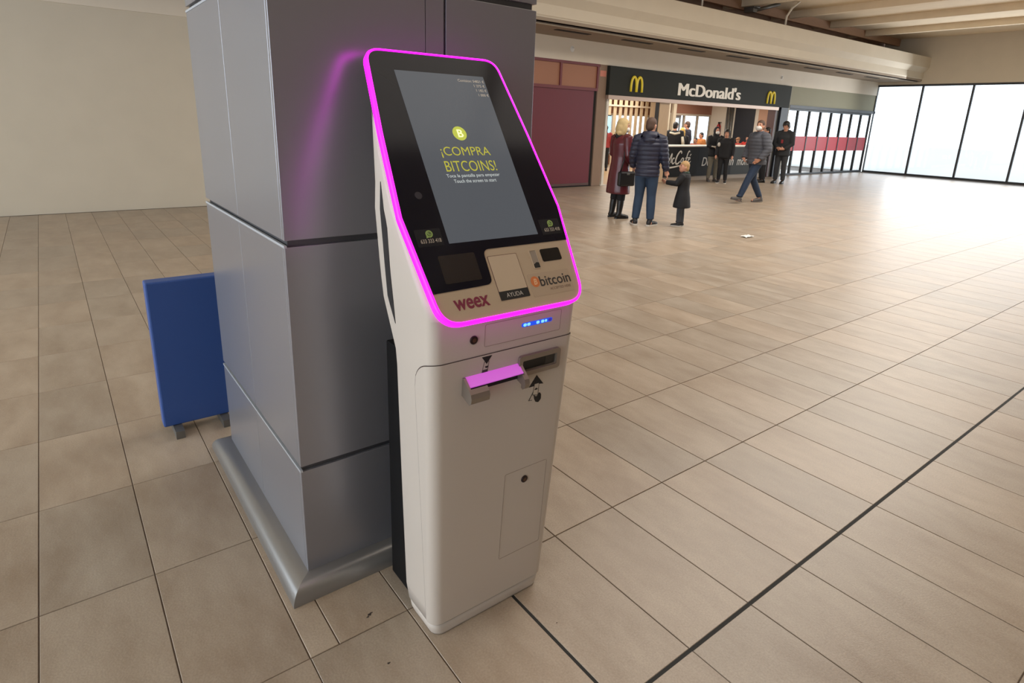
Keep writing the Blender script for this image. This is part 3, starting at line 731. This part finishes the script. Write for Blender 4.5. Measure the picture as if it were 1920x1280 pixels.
ls = MB().slab(rrect(.040, 1.0235, .156, 1.0365, .006), FF, 0, .0008).build('light_strip', LB, K_)
for u, m_ in ((.052, LC), (.066, LC), (.100, LC), (.118, LC), (.147, LD)):
    MB().slab(rrect(u-.006, 1.0255, u+.006, 1.0345, .004), FF, .0008, .0016).build('light_lens', m_, ls)
for u in (.076, .090, .109, .131):
    MB().slab(rrect(u-.004, 1.026, u+.004, 1.034, .003), FF, .0008, .0014).build('light_lens', LB if u < .12 else LC, ls)
# note outlet: framed dark mouth
B_ = .0026
so = MB().frame(rrect(.034, .8685, .1935, .9345, .010), rrect(.047, .883, .1795, .9195, .004), FF, B_, B_+.010).build('note_outlet', METAL, K_)
so2 = MB().frame(rrect(.047, .883, .1795, .9195, .004), rrect(.050, .886, .1765, .9165, .004), FF, B_-.0, B_+.006); so2.build('outlet_lip', METAL, so)
MB().slab(rrect(.047, .883, .1795, .9195, .004), FF, B_, B_+.0012).build('outlet_mouth', mat('mouth_black', rgb(12, 12, 16), .4), so)
MB().slab(rrect(.140, .887, .176, .9155, .002), FF, B_+.0012, B_+.002).build('outlet_flap', mat('flap_grey', rgb(52, 48, 44), .4), so)
# note tray: hood with open top and cut-away front
tr = empty('note_tray', FF(-.055, .87, 0)); link(tr, K_)
def TRB(pts, u0, u1, name, m):
    q = MB(); a = [FF(u0, v, n) for n, v in pts]; b = [FF(u1, v, n) for n, v in pts]; n = len(pts)
    q.add(a+b, [tuple(range(n)), tuple(range(n, 2*n))[::-1]]+[(i, (i+1) % n, n+(i+1) % n, n+i) for i in range(n)]); return q.build(name, m, tr)
side = [(B_, .912), (.008, .912), (.036, .890), (.048, .880), (.053, .868), (.051, .853), (.042, .846), (B_, .858)]
lip = [(.036, .890), (.048, .880), (.053, .868), (.051, .853), (.042, .846), (.034, .849), (.034, .870)]
TRB(side, -.158, -.150, 'cheek', METAL); TRB(side, .037, .045, 'cheek', METAL)
TRB(lip, -.150, -.096, 'front_lip', METAL); TRB(lip, .028, .037, 'front_lip', METAL)
TRB([(B_, .912), (.004, .912), (.030, .893), (.028, .889), (B_, .897)], -.150, .037, 'tray_plate', mat('tray_added_glow', rgb(190, 130, 190), .35, emit=rgb(190, 66, 196), estr=.62))  # magenta glow added to the plate; the ring's reflection alone is too weak
TRB([(B_, .896), (B_+.0012, .896), (B_+.0012, .862), (B_, .862)], -.150, .037, 'tray_mouth', DARK)
# pictograms
ic = MB(); ic.slab([(-.096, .9605), (-.061, .9605), (-.0785, .9365)], FF, B_, B_+.0005); ic.build('arrow_symbol', PRINT, K_)
ic = MB(); ic.frame([(-.094, .912), (-.074, .912), (-.070, .945), (-.087, .945)], [(-.0925, .9135), (-.0755, .9135), (-.0715, .9435), (-.086, .9435)], FF, B_, B_+.0005)
ic.slab([(-.0925, .9135), (-.0755, .9135), (-.0750, .920), (-.0915, .920)], FF, B_, B_+.0006); ic.build('note_symbol', mat('print_grey', rgb(70, 62, 56), .6), K_)
ic = MB(); ic.slab([(-.0785+.0055*math.cos(t*math.pi/8), .9305+.006*math.sin(t*math.pi/8)) for t in range(8, 17)], FF, B_+.0005, B_+.0009); ic.build('coin_mark', PRINT, K_)
ic = MB(); ic.slab([(.1125, .8555), (.143, .819), (.128, .822), (.105, .819), (.085, .819)], FF, B_, B_+.0005); ic.build('arrow_symbol', PRINT, K_)
ic = MB(); ic.slab([(.103, .790), (.123, .785), (.124, .826), (.107, .826)], FF, B_+.0005, B_+.0008); ic.build('note_symbol', mat('note_pale', rgb(196, 184, 170), .6), K_)
ic = MB(); ic.frame([(.102, .789), (.124, .784), (.125, .827), (.106, .827)], [(.1033, .7905), (.1227, .7858), (.1237, .8257), (.1072, .8257)], FF, B_+.0005, B_+.001)
ic.slab([(.1145+.0062*math.cos(t*math.pi/8), .805+.006*math.sin(t*math.pi/8)) for t in range(0, 9)], FF, B_+.0008, B_+.0011)
ic.tube([FF(.104, .800, B_+.0008), FF(.089, .773, B_+.0008), FF(.101, .772, B_+.0008)], .0009, 6); ic.build('note_mark', PRINT, K_)
hd = MB(); hd.slab(round_poly([(.106, .792), (.114, .782), (.121, .781), (.124, .790), (.131, .792), (.137, .783), (.137, .768), (.128, .758), (.116, .763), (.110, .774)], .006, 4), FF, B_+.001, B_+.0014)
hd.build('hand_symbol', PRINT, K_)

# ------------------------------------------------------------------ paper scrap on the floor
pp = MB(); n = 7
for i in range(n):
    for j in range(5):
        pp.v.append((8.34+(i-3)*.035+(j*.006), 5.03+(j-2)*.03, .006+.012*abs(math.sin(i*1.3+j*.8))))
for i in range(n-1):
    for j in range(4): pp.f.append((i*5+j, (i+1)*5+j, (i+1)*5+j+1, i*5+j+1)); pp.sm.append(False)
po = pp.build('paper_scrap', mat('paper_white', rgb(226, 224, 220), .8)); tag(po, 'crumpled white paper scrap lying on the hall floor', 'paper')
sd = po.modifiers.new('s', 'SOLIDIFY'); sd.thickness = .002
# scuffs on the near tiles
DIRT = mat('dirt_speck', rgb(62, 52, 46), .9)
for x, y, r in ((.641, 1.557, .008), (.649, 1.560, .005), (.634, 1.550, .004), (.612, 1.3495, .005), (1.133, 1.170, .0025)):
    q = MB(); q.slab([(x+r*(.5+random.random())*math.cos(k*math.pi/5), y+r*.6*(.5+random.random())*math.sin(k*math.pi/5)) for k in range(10)], lambda u, v, n: (u, v, n), -.0002, .0006); q.build('dirt_speck', DIRT, floor)

# ------------------------------------------------------------------ people
SKIN = mat('skin', rgb(206, 150, 124), .5, var=.05, vscale=20)
def finish(mb, name, m, parent, voxel, smooth=4, post=None):
    me = mb.mesh(name); t = bpy.data.objects.new(name, me); COL.objects.link(t)
    md = t.modifiers.new('r', 'REMESH'); md.mode = 'VOXEL'; md.voxel_size = voxel; md.use_smooth_shade = True
    if smooth:
        s = t.modifiers.new('s', 'SMOOTH'); s.factor = .5; s.iterations = smooth
    bpy.context.view_layer.update()
    out = bpy.data.meshes.new_from_object(t.evaluated_get(bpy.context.evaluated_depsgraph_get()))
    bpy.data.objects.remove(t); bpy.data.meshes.remove(me)
    if post: post(out)
    out.name = name; out.materials.clear(); out.materials.append(m)
    out.polygons.foreach_set('use_smooth', [True]*len(out.polygons))
    o = bpy.data.objects.new(name, out); COL.objects.link(o); o.parent = parent
    return o
def plain(mb, name, m, parent):
    me = mb.mesh(name); me.materials.append(m); o = bpy.data.objects.new(name, me); COL.objects.link(o); o.parent = parent; return o
def hring(c, rx, ry, n=20, back=0.0):
    return [(c[0]+rx*math.cos(2*math.pi*k/n), c[1]+ry*math.sin(2*math.pi*k/n), c[2]) for k in range(n)]
def sub(a, b, t): return Vector(a)*(1-t)+Vector(b)*t

def person(label, loc, face, H, top, trousers, shoes, hair, pose=None, top_len=.86, flare=1.0, puffer=0.0, hood=None,
           collar=None, mask=None, hair_style='short', coat_arm=1.0, fine=.012, bulk=1.0, head_turn=0.0, head_tilt=0.0,
           shoe_sole=None, extra=None, boots=False, eyes=True, leg_w=1.0, group=None, skin=None, head_size=1.0):
    """front is local +Y, the person's right hand is +X; sizes are for 1.75 m and scaled to H"""
    S = H/1.75; MB.head = head_size
    root = empty('person', loc, math.atan2(-face[0], face[1])); root.scale = (S, S, S); tag(root, label, 'person', group)
    J = dict(hipR=(.09, 0, .92), hipL=(-.09, 0, .92), kneR=(.10, .02, .50), kneL=(-.10, .02, .50), ankR=(.11, -.02, .085), ankL=(-.11, -.02, .085),
             toeR=(.13, .16, .03), toeL=(-.13, .16, .03), shoR=(.19, 0, 1.43), shoL=(-.19, 0, 1.43), elbR=(.25, -.03, 1.15), elbL=(-.25, -.03, 1.15),
             wriR=(.26, .06, .91), wriL=(-.26, .06, .91), hanR=(.26, .09, .83), hanL=(-.26, .09, .83))
    if pose: J.update(pose)
    SKN = skin or SKIN
    hc = Vector((0, .02, 1.635)); hc += Vector(J.get('head', (0, 0, 0)))
    R = Matrix.Rotation(head_turn, 3, 'Z') @ Matrix.Rotation(head_tilt, 3, 'X')
    def hp(x, y, z): return hc + R @ Vector((x, y, z))*head_size
    # --- continuous body
    b = MB()
    b.ell(hc, (.075, .095, .115), 20, 14, R); b.ell(hp(0, .03, -.055), (.055, .062, .062), 16, 10, R)
    b.ell(hp(0, .098, -.012), (.013, .018, .026), 10, 8, R)
    for s in (-1, 1): b.ell(hp(s*.076, -.005, -.01), (.012, .02, .032), 10, 8, R)
    b.tube([(0, -.01, 1.42), (0, 0, 1.49), tuple(hp(0, -.015, -.06))], [.07, .056, .054], 16)
    b.loft([hring((0, 0, z), rx, ry) for z, rx, ry in ((.86, .13, .10), (.95, .165, .115), (1.05, .15, .105), (1.2, .165, .115), (1.33, .185, .12), (1.42, .16, .09), (1.46, .08, .06))])
    for s in 'RL':
        sg = 1 if s == 'R' else -1
        b.tube([J['hip'+s], sub(J['hip'+s], J['kne'+s], .5), J['kne'+s], sub(J['kne'+s], J['ank'+s], .4), J['ank'+s]], [.085, .075, .055, .056, .038], 14)
        b.tube([Vector(J['ank'+s])+Vector((0, -.04, -.03)), Vector(J['ank'+s])+Vector((0, .03, -.035)), J['toe'+s]], [.04, .042, .03], 12)
        b.tube([sub(J['sho'+s], J['sho'+('L' if s == 'R' else 'R')], .1), J['elb'+s], J['wri'+s]], [.055, .042, .028], 14)
        # hand: palm, four fingers, thumb
        w = Vector(J['wri'+s]); h = Vector(J['han'+s]); d = (h-w).normalized()
        lat = d.cross(Vector((sg, 0, 0)))
        lat = Vector((0, 1, 0)) if lat.length < .1 else lat.normalized()
        if lat.y < 0: lat = -lat
        nrm = d.cross(lat).normalized()*sg
        b.tube([w, sub(w, h, .5), h], [(.024, .03), (.02, .042), (.018, .042)], 12)
        for k, (o_, ln) in enumerate(((.033, .07), (.011, .08), (-.011, .074), (-.033, .058))):
            p = h+lat*o_; b.tube([p-d*.02, p+d*ln*.5+nrm*-.006, p+d*ln*.85-nrm*.028*sg], [.0105, .0095, .008], 8)
        p = w+d*.035+lat*.03; b.tube([p, p+lat*.035+d*.02, p+lat*.045+d*.06], [.013, .011, .009], 8)
    finish(b, 'body', SKN, root, fine, 2)
    # --- trousers
    t = MB()
    t.loft([hring((0, 0, z), rx, ry) for z, rx, ry in ((.80, .13, .11), (.88, .175, .128), (.97, .178, .125), (1.06, .16, .115))])
    for s in 'RL':
        k = leg_w
        end = sub(J['kne'+s], J['ank'+s], .42 if boots else .93)
        pts = [J['hip'+s], sub(J['hip'+s], J['kne'+s], .5), J['kne'+s], sub(J['kne'+s], J['ank'+s], .4), end]
        t.tube(pts, [.105*k, .092*k, .073*k, .072*k, .06*k], 16)
        if not boots: t.ell(Vector(end)+Vector((0, .01, .02)), (.064*k, .068*k, .035), 12, 8)
    finish(t, 'trousers', trousers, root, fine, 2)
    # --- shoes
    for s in 'RL':
        a = Vector(J['ank'+s]); e = Vector(J['toe'+s]); f = (e-a); f.z = 0; f = f.normalized() if f.length > .01 else Vector((0, 1, 0))
        pit = (e.z-.03)-(a.z-.085)
        z0 = a.z-.085
        def fp(l, z): return (a.x+f.x*l, a.y+f.y*l, z0+z+pit*(l+.05)/.25)
        sh = MB()
        sh.tube([fp(-.07, .055), fp(-.04, .055), fp(.05, .05), fp(.13, .04), fp(.185, .034), fp(.205, .032)], [(.025, .025), (.043, .045), (.046, .042), (.048, .034), (.036, .026), (.012, .012)], 14)
        if boots: sh.tube([fp(-.02, .05), tuple(a+Vector((0, 0, .02))), sub(a, J['kne'+s], .35), sub(a, J['kne'+s], .62)], [.05, .052, .062, .066], 14)
        else: sh.tube([fp(-.02, .06), tuple(a+Vector((0, 0, .035)))], [.046, .046], 14)
        so_ = finish(sh, 'shoe', shoes, root, .012, 2)
        so2 = MB(); lat = Vector((-f.y, f.x, 0)); P = []
        for l, wd in ((-.078, .018), (-.06, .036), (0, .04), (.07, .046), (.13, .05), (.18, .038), (.205, .012)):
            P.append((l, wd))
        ol = [(l, wd) for l, wd in P]+[(l, -wd) for l, wd in reversed(P)]
        def sf_(l, wd, z): v = Vector(fp(l, z))+lat*wd; return (v.x, v.y, max(v.z, .001))
        nn = len(ol); so2.add([sf_(l, wd, .002) for l, wd in ol]+[sf_(l, wd, .026) for l, wd in ol],
                              [tuple(range(nn))[::-1], tuple(range(nn, 2*nn))]+[(i, (i+1) % nn, nn+(i+1) % nn, nn+i) for i in range(nn)])
        o = plain(so2, 'sole', shoe_sole or shoes, so_)
    # --- upper garment
    g = MB(); B = bulk
    tl = top_len
    lv = [(tl, .19*B*flare, .15*B*flare), (tl+.04, .192*B*flare, .152*B*flare)]
    if tl < .8: lv += [(.8, .19*B*(1+(flare-1)*.5), .148*B*(1+(flare-1)*.5))]
    lv += [(1.0, .182*B, .138*B), (1.1, .178*B, .135*B), (1.22, .19*B, .142*B), (1.33, .205*B, .145*B), (1.41, .185*B, .122*B), (1.46, .12, .09), (1.49, .075, .07)]
    g.loft([hring((0, 0, z), rx, ry, 24) for z, rx, ry in lv])
    for s in 'RL':
        o = 'L' if s == 'R' else 'R'
        g.tube([sub(J['sho'+s], J['sho'+o], .12), J['sho'+s], sub(J['sho'+s], J['elb'+s], .5), J['elb'+s], sub(J['elb'+s], J['wri'+s], .5), sub(J['elb'+s], J['wri'+s], .98)],
               [.08*B, .082*B, .074*B*coat_arm, .064*B*coat_arm, .056*B*coat_arm, .048*B*coat_arm], 16)
    if collar: g.tube([(0, -.005, 1.45), (0, 0, 1.49), (0, .005, 1.53)], [.085, .078, .08], 18)
    if hood:
        if hood == 'up':
            g.ell(hp(0, -.03, .0), (.105, .11, .145), 18, 12, R); g.tube([(0, -.01, 1.44), tuple(hp(0, -.03, -.08))], [.1, .1], 16)
        else:
            g.ell((0, -.09, 1.47), (.12, .075, .075), 18, 10); g.ell((0, -.115, 1.41), (.095, .06, .09), 16, 10)
            g.tube([(-.085, .05, 1.47), (-.1, -.04, 1.50), (0, -.10, 1.51), (.1, -.04, 1.50), (.085, .05, 1.47)], .042, 12)
    def quilt(me):
        if not puffer: return
        me.update(); nr = [v.normal.copy() for v in me.vertices]
        for v, n_ in zip(me.vertices, nr):
            if v.co.z < 1.44: v.co += n_*puffer*(abs(math.sin(math.pi*v.co.z/.072))-.5)
    go = finish(g, 'jacket' if not (hood == 'none') else 'jacket', top, root, fine*(.8 if puffer else 1), 2, quilt)
    if hood == 'up':
        # face stays visible in front of the hood
        f_ = MB(); f_.ell(hp(0, .055, -.01), (.062, .05, .09), 16, 12, R); finish(f_, 'face', SKN, root, .012, 1)
    # --- hair
    hr = MB()
    if hair_style == 'short':
        hr.ell(hp(0, -.012, .03), (.082, .1, .098), 18, 12, R); hr.ell(hp(0, -.04, -.02), (.076, .07, .085), 16, 10, R)
    elif hair_style == 'bob':
        hr.ell(hp(0, -.02, .03), (.098, .115, .11), 18, 12, R); hr.ell(hp(0, -.055, -.05), (.105, .085, .125), 18, 12, R)
        hr.ell(hp(0, -.06, -.13), (.11, .07, .07), 16, 10, R)
        for s in (-1, 1): hr.ell(hp(s*.082, .005, -.06), (.032, .055, .11), 12, 10, R)
    elif hair_style == 'long':
        hr.ell(hp(0, -.015, .03), (.09, .108, .103), 18, 12, R); hr.tube([tuple(hp(0, -.06, .03)), tuple(hp(0, -.09, -.12)), (0, -.12, 1.36), (0, -.13, 1.2)], [(.085, .06), (.1, .06), (.11, .05), (.07, .03)], 14)
    elif hair_style == 'puffy':
        hr.ell(hp(0, -.02, .035), (.1, .12, .11), 18, 12, R); hr.ell(hp(0, -.06, -.03), (.095, .08, .1), 16, 10, R)
    elif hair_style == 'cap':
        hr.ell(hp(0, -.01, .045), (.088, .106, .085), 18, 12, R); hr.tube([tuple(hp(0, .06, .045)), tuple(hp(0, .17, .035))], [(.07, .012), (.06, .008)], 12)
    if hair_style != 'none' and hood != 'up':
        # keep the face clear
        def clear(me):
            for v in me.vertices:
                l = R.inverted() @ (v.co-hc)
                if l.y > .055 and l.z < .055 and hair_style != 'cap': v.co = hc + R @ Vector((l.x*.8, .05, l.z))
        finish(hr, 'hair' if hair_style != 'cap' else 'cap', hair, root, .012, 2, clear)
    if eyes and not hood == 'none':
        yy = .105 if hood == 'up' else .088
        for s in (-1, 1):
            e_ = MB(); e_.ell(hp(s*.03, yy, .012), (.011, .006, .006), 10, 6, R); plain(e_, 'eye', mat('eye_dark', rgb(40, 30, 26), .3), root)
            e_ = MB(); e_.ell(hp(s*.03, yy-.001, .03), (.018, .006, .005), 10, 6, R); plain(e_, 'eyebrow', mat('brow_dark', rgb(60, 44, 36), .6), root)
        if not mask:
            e_ = MB(); e_.ell(hp(0, .088, -.062), (.024, .008, .007), 10, 6, R); plain(e_, 'mouth', mat('lip', rgb(164, 92, 84), .5), root)
    if mask:
        k_ = MB(); yo = .02 if hood == 'up' else 0
        k_.ell(hp(0, .058+yo, -.05), (.064, .068, .056), 16, 12, R); finish(k_, 'face_mask', mask, root, .012, 1)
    if extra: extra(root, J, hp)
    return root

def cloth(name, c, rough=.8, var=.15): return mat(name, rgb(*c), rough, var=var, vscale=14, bump=.15, bscale=60)
NAVYJ = mat('navy_puffer', rgb(36, 38, 58), .5, var=.12, vscale=10); JEANS = cloth('blue_jeans', (44, 62, 86)); BLACKC = cloth('black_cloth', (22, 22, 26))
MAROONL = mat('maroon_leather', rgb(88, 32, 40), .28, var=.2, vscale=9, bump=.3, bscale=9); BOOT = mat('black_boot', rgb(20, 19, 20), .4)
BLOND = mat('blond_hair', rgb(196, 170, 120), .6, var=.25, vscale=30, stretch=(3, 3, .5)); DARKH = mat('dark_hair', rgb(26, 21, 20), .5)
BROWNH = mat('brown_hair', rgb(84, 62, 50), .7, var=.2, vscale=30); GREYP = cloth('grey_puffer', (82, 84, 92)); GREYT = cloth('grey_trousers', (120, 114, 100))
DKJEANS = cloth('dark_jeans', (38, 54, 78)); WHITE = mat('mask_white', rgb(226, 224, 220), .7); SNK = mat('sneaker_black', rgb(34, 32, 34), .5); SOLEW = mat('sole_white', rgb(216, 210, 202), .6)
CHARC = cloth('charcoal_cloth', (40, 42, 46)); REDT = cloth('red_top', (150, 52, 52)); SANDH = mat('sandy_hair', rgb(178, 142, 96), .7, var=.25, vscale=30)
GREENT = cloth('dark_green_cloth', (46, 66, 54)); GREYS = mat('grey_shoe', rgb(92, 88, 86), .6)

# man with the child: back to the viewer, child's hand in his right hand
aw = Vector((.762, .648, 0)); rt = Vector((.793, -.609, 0))
mp_ = (7.67, 6.52, 0)
person('person in navy quilted jacket and blue jeans, back turned, holding a child by the hand', mp_, (aw.x*.97+rt.x*.1, aw.y*.97+rt.y*.1), 1.70, NAVYJ, JEANS, SNK, BROWNH,
       pose=dict(elbR=(.255, -.01, 1.14), wriR=(.30, .04, .92), hanR=(.325, .05, .845), elbL=(-.255, .02, 1.15), wriL=(-.25, .12, .95), hanL=(-.22, .17, .90),
                 ankR=(.12, -.02, .085), ankL=(-.13, -.02, .085), toeR=(.21, .14, .03), toeL=(-.20, .15, .03)),
       top_len=.83, puffer=.010, hood='down', bulk=1.06, coat_arm=1.06, head_turn=-.45, head_tilt=-.12, shoe_sole=SOLEW, fine=.011, leg_w=1.05)
# woman in the long leather coat
def bag(root, J, hp):
    q = MB(); q.box((.17, -.17, .60), (.27, .17, .86), .03); plain(q, 'handbag', mat('bag_black', rgb(26, 25, 27), .35), root)
    q = MB(); q.tube([(.22, -.14, .85), (.24, -.10, 1.05), (.21, -.06, 1.3), (.15, -.02, 1.47), (.19, .05, 1.3), (.24, .1, 1.05), (.22, .14, .85)], .012, 8); plain(q, 'bag_strap', mat('bag_black', rgb(26, 25, 27), .35), root)
    q = MB(); q.box((.265, -.03, .80), (.278, .03, .83), .003); plain(q, 'bag_clasp', STEEL, root)
    q = MB(); q.tube([(-.09, .05, 1.44), (0, -.08, 1.47), (.09, .05, 1.44), (.04, .11, 1.38)], [.05, .07, .06, .045], 14); finish(q, 'scarf', mat('scarf_black', rgb(24, 22, 26), .8), root, .014, 2)
person('person with shoulder-length blond hair in a long maroon leather coat carrying a black bag', (7.86, 7.30, 0), (rt.x*.85+aw.x*.5, rt.y*.85+aw.y*.5), 1.67, MAROONL, BLACKC, BOOT, BLOND,
       pose=dict(elbR=(.25, -.02, 1.14), wriR=(.22, .14, .98), hanR=(.16, .2, 1.0), elbL=(-.24, 0, 1.15), wriL=(-.18, .16, 1.0), hanL=(-.12, .2, 1.02)),
       top_len=.45, flare=1.22, bulk=1.06, collar=True, hair_style='bob', boots=True, head_tilt=-.15, head_turn=-.45, mask=WHITE, extra=bag, fine=.012)
# child
def green_collar(root, J, hp):
    q = MB(); q.tube([(-.10, .05, 1.40), (-.09, -.06, 1.47), (0, -.1, 1.44), (.09, -.06, 1.47), (.10, .05, 1.40)], .03, 10); plain(q, 'hood_trim', GREENT, root)
ch = Vector((8.17, 6.16, 0))
person('small child with fair hair in a dark coat reaching up to a hand', ch, (-rt.x*.9+aw.x*.5, -rt.y*.9+aw.y*.5), 1.05, BLACKC, GREYT if False else cloth('slate_trousers', (62, 66, 74)), SNK, SANDH,
       pose=dict(elbL=(-.27, .12, 1.17), wriL=(-.20, .42, 1.18), hanL=(-.17, .52, 1.22), shoL=(-.17, 0, 1.36), shoR=(.17, 0, 1.36), elbR=(.24, .0, 1.10), wriR=(.22, .1, .9), hanR=(.2, .14, .84),
                 hipR=(.07, 0, .85), hipL=(-.07, 0, .85), kneR=(.05, .0, .46), kneL=(-.05, .03, .46), ankR=(.045, -.03, .085), ankL=(-.05, .03, .085), toeR=(.055, .16, .03), toeL=(-.07, .22, .03), head=(0, .02, -.035)),
       top_len=.52, flare=1.35, bulk=1.12, coat_arm=1.15, hair_style='short', head_tilt=.12, head_turn=.75, shoe_sole=SOLEW, extra=green_collar, fine=.012, head_size=1.32)
# walking man
person('striding person in grey quilted jacket, white face mask and dark jeans', (12.33, 7.46, 0), (-.62, .36) if False else (-.80, .30), 1.76, GREYP, DKJEANS, GREYS, BROWNH,
       pose=dict(kneR=(.09, -.05, .50), ankR=(.10, -.30, .10), toeR=(.11, -.10, .03), kneL=(-.09, .22, .52), ankL=(-.08, .38, .12), toeL=(-.08, .55, .12),
                 elbR=(.29, .02, 1.15), wriR=(.24, .14, .95), hanR=(.18, .17, .90), elbL=(-.29, -.02, 1.15), wriL=(-.25, .12, .95), hanL=(-.19, .16, .90)),
       top_len=.84, puffer=.008, collar=True, bulk=1.2, coat_arm=1.15, mask=WHITE, head_turn=.45, head_tilt=.1, fine=.012)
# two people waiting at the counter front
def white_band(root, J, hp):
    q = MB(); q.tube([(-.17, .17, 1.15), (-.05, .235, 1.13), (.05, .235, 1.13), (.17, .17, 1.15)], [.02, .032, .032, .02], 10); plain(q, 'sleeve_stripe', mat('stripe_white', rgb(196, 186, 170), .7), root)
person('person in black hood and white face mask with light trousers, waiting at the counter', (15.94, 11.05, 0), (-.60, -.80), 1.58, BLACKC, GREYT, GREYS, DARKH,
       pose=dict(elbR=(.24, .06, 1.15), wriR=(.06, .20, 1.13), hanR=(-.02, .20, 1.14), elbL=(-.24, .06, 1.15), wriL=(-.06, .2, 1.10), hanL=(.02, .22, 1.1)),
       hood='up', mask=WHITE, top_len=.82, bulk=1.08, fine=.015, extra=white_band)
def arm_patch(root, J, hp):
    q = MB(); q.ell((.205, .075, 1.27), (.05, .06, .075), 12, 8); plain(q, 'sleeve_patch', mat('patch_white', rgb(206, 200, 190), .7), root)
person('person all in black with a pale sleeve patch and white soles beside the counter', (15.80, 10.60, 0), (-.85, -.45), 1.52, BLACKC, cloth('black_trousers', (24, 24, 28)), SNK, DARKH,
       hair_style='puffy', shoe_sole=SOLEW, top_len=.84, bulk=1.08, extra=arm_patch, fine=.015, head_tilt=-.1)
# two people by the far column
def red_print(root, J, hp):
    q = MB(); q.box((-.03, .155, 1.16), (.03, .168, 1.26), .004); plain(q, 'chest_print', mat('print_red', rgb(150, 44, 48), .6), root)
person('tall person in dark hooded top looking down by the navy column', (17.62, 9.85, 0), (-.95, -.15), 1.80, CHARC, cloth('charcoal_trousers', (52, 54, 58)), BOOT, DARKH,
       pose=dict(elbR=(.25, .04, 1.14), wriR=(.10, .2, 1.02), hanR=(.03, .24, 1.02), elbL=(-.25, .04, 1.14), wriL=(-.1, .2, 1.0), hanL=(-.03, .24, 1.0)),
       hood='down', head_tilt=-.4, hair_style='puffy', bulk=1.1, extra=red_print, fine=.015, top_len=.8)
person('dark-clothed person partly hidden behind the striding one', (17.42, 10.3, 0), (-.6, .5), 1.63, BLACKC, cloth('black_trousers', (24, 24, 28)), BOOT, DARKH, bulk=1.05, fine=.018)
# person at the order terminal
person('person with long dark hair in a red top at the order terminal', (15.38, 15.05, 0), (.6, .75), 1.52, REDT, BLACKC, BOOT, DARKH, hair_style='long', fine=.018, top_len=.9)
# people behind the counter
def stripes(root, J, hp):
    q = MB(); q.tube([(-.16, -.12, 1.42), (0, -.15, 1.38), (.16, -.12, 1.42)], [.03, .035, .03], 10); plain(q, 'shoulder_stripe', mat('stripe_cream', rgb(206, 196, 176), .7), root)
    q = MB(); q.tube([(.235, -.06, 1.30), (.28, -.08, 1.12), (.285, -.03, .97)], [.045, .05, .045], 10); plain(q, 'sleeve_stripe', MATS['stripe_cream'], root)
person('person in black jacket with cream stripes behind the counter', (15.85, 12.5, 0), (.7, .5), 1.70, BLACKC, BLACKC, BOOT, DARKH, bulk=1.12, extra=stripes, fine=.018, head_turn=-.4)
person('person with bright blond hair behind the counter between two dark figures', (16.6, 12.8, 0), (.5, .8), 1.52, cloth('black_top', (26, 24, 26)), BLACKC, BOOT, mat('bright_blond', rgb(206, 164, 84), .6, var=.2, vscale=30), hair_style='bob', fine=.018)
person('tall dark-haired person in navy behind the blond one in the shop', (17.5, 13.3, 0), (-.3, .9), 1.74, cloth('navy_top', (34, 34, 48)), BLACKC, BOOT, BROWNH, fine=.018)
person('short person in orange top behind the counter', (17.5, 12.7, 0), (-.6, .2), 1.40, cloth('orange_top', (190, 120, 62)), BLACKC, BOOT, DARKH, fine=.018)
person('short person in rust-coloured top low behind the counter', (16.8, 12.4, 0), (-.8, -.1), 1.24, cloth('rust_top', (150, 74, 54)), BLACKC, BOOT, DARKH, fine=.018)
person('crew member in tan cap and red shirt behind the counter', (19.1, 12.35, 0), (-.9, .2), 1.27, cloth('crew_red', (168, 58, 48)), BLACKC, BOOT, mat('cap_tan', rgb(150, 110, 80), .7), hair_style='cap', fine=.018)
person('dark-haired crew member in bright red shirt behind the counter', (19.75, 12.4, 0), (-.9, -.2), 1.32, cloth('bright_red', (196, 54, 44)), BLACKC, BOOT, DARKH, fine=.018)
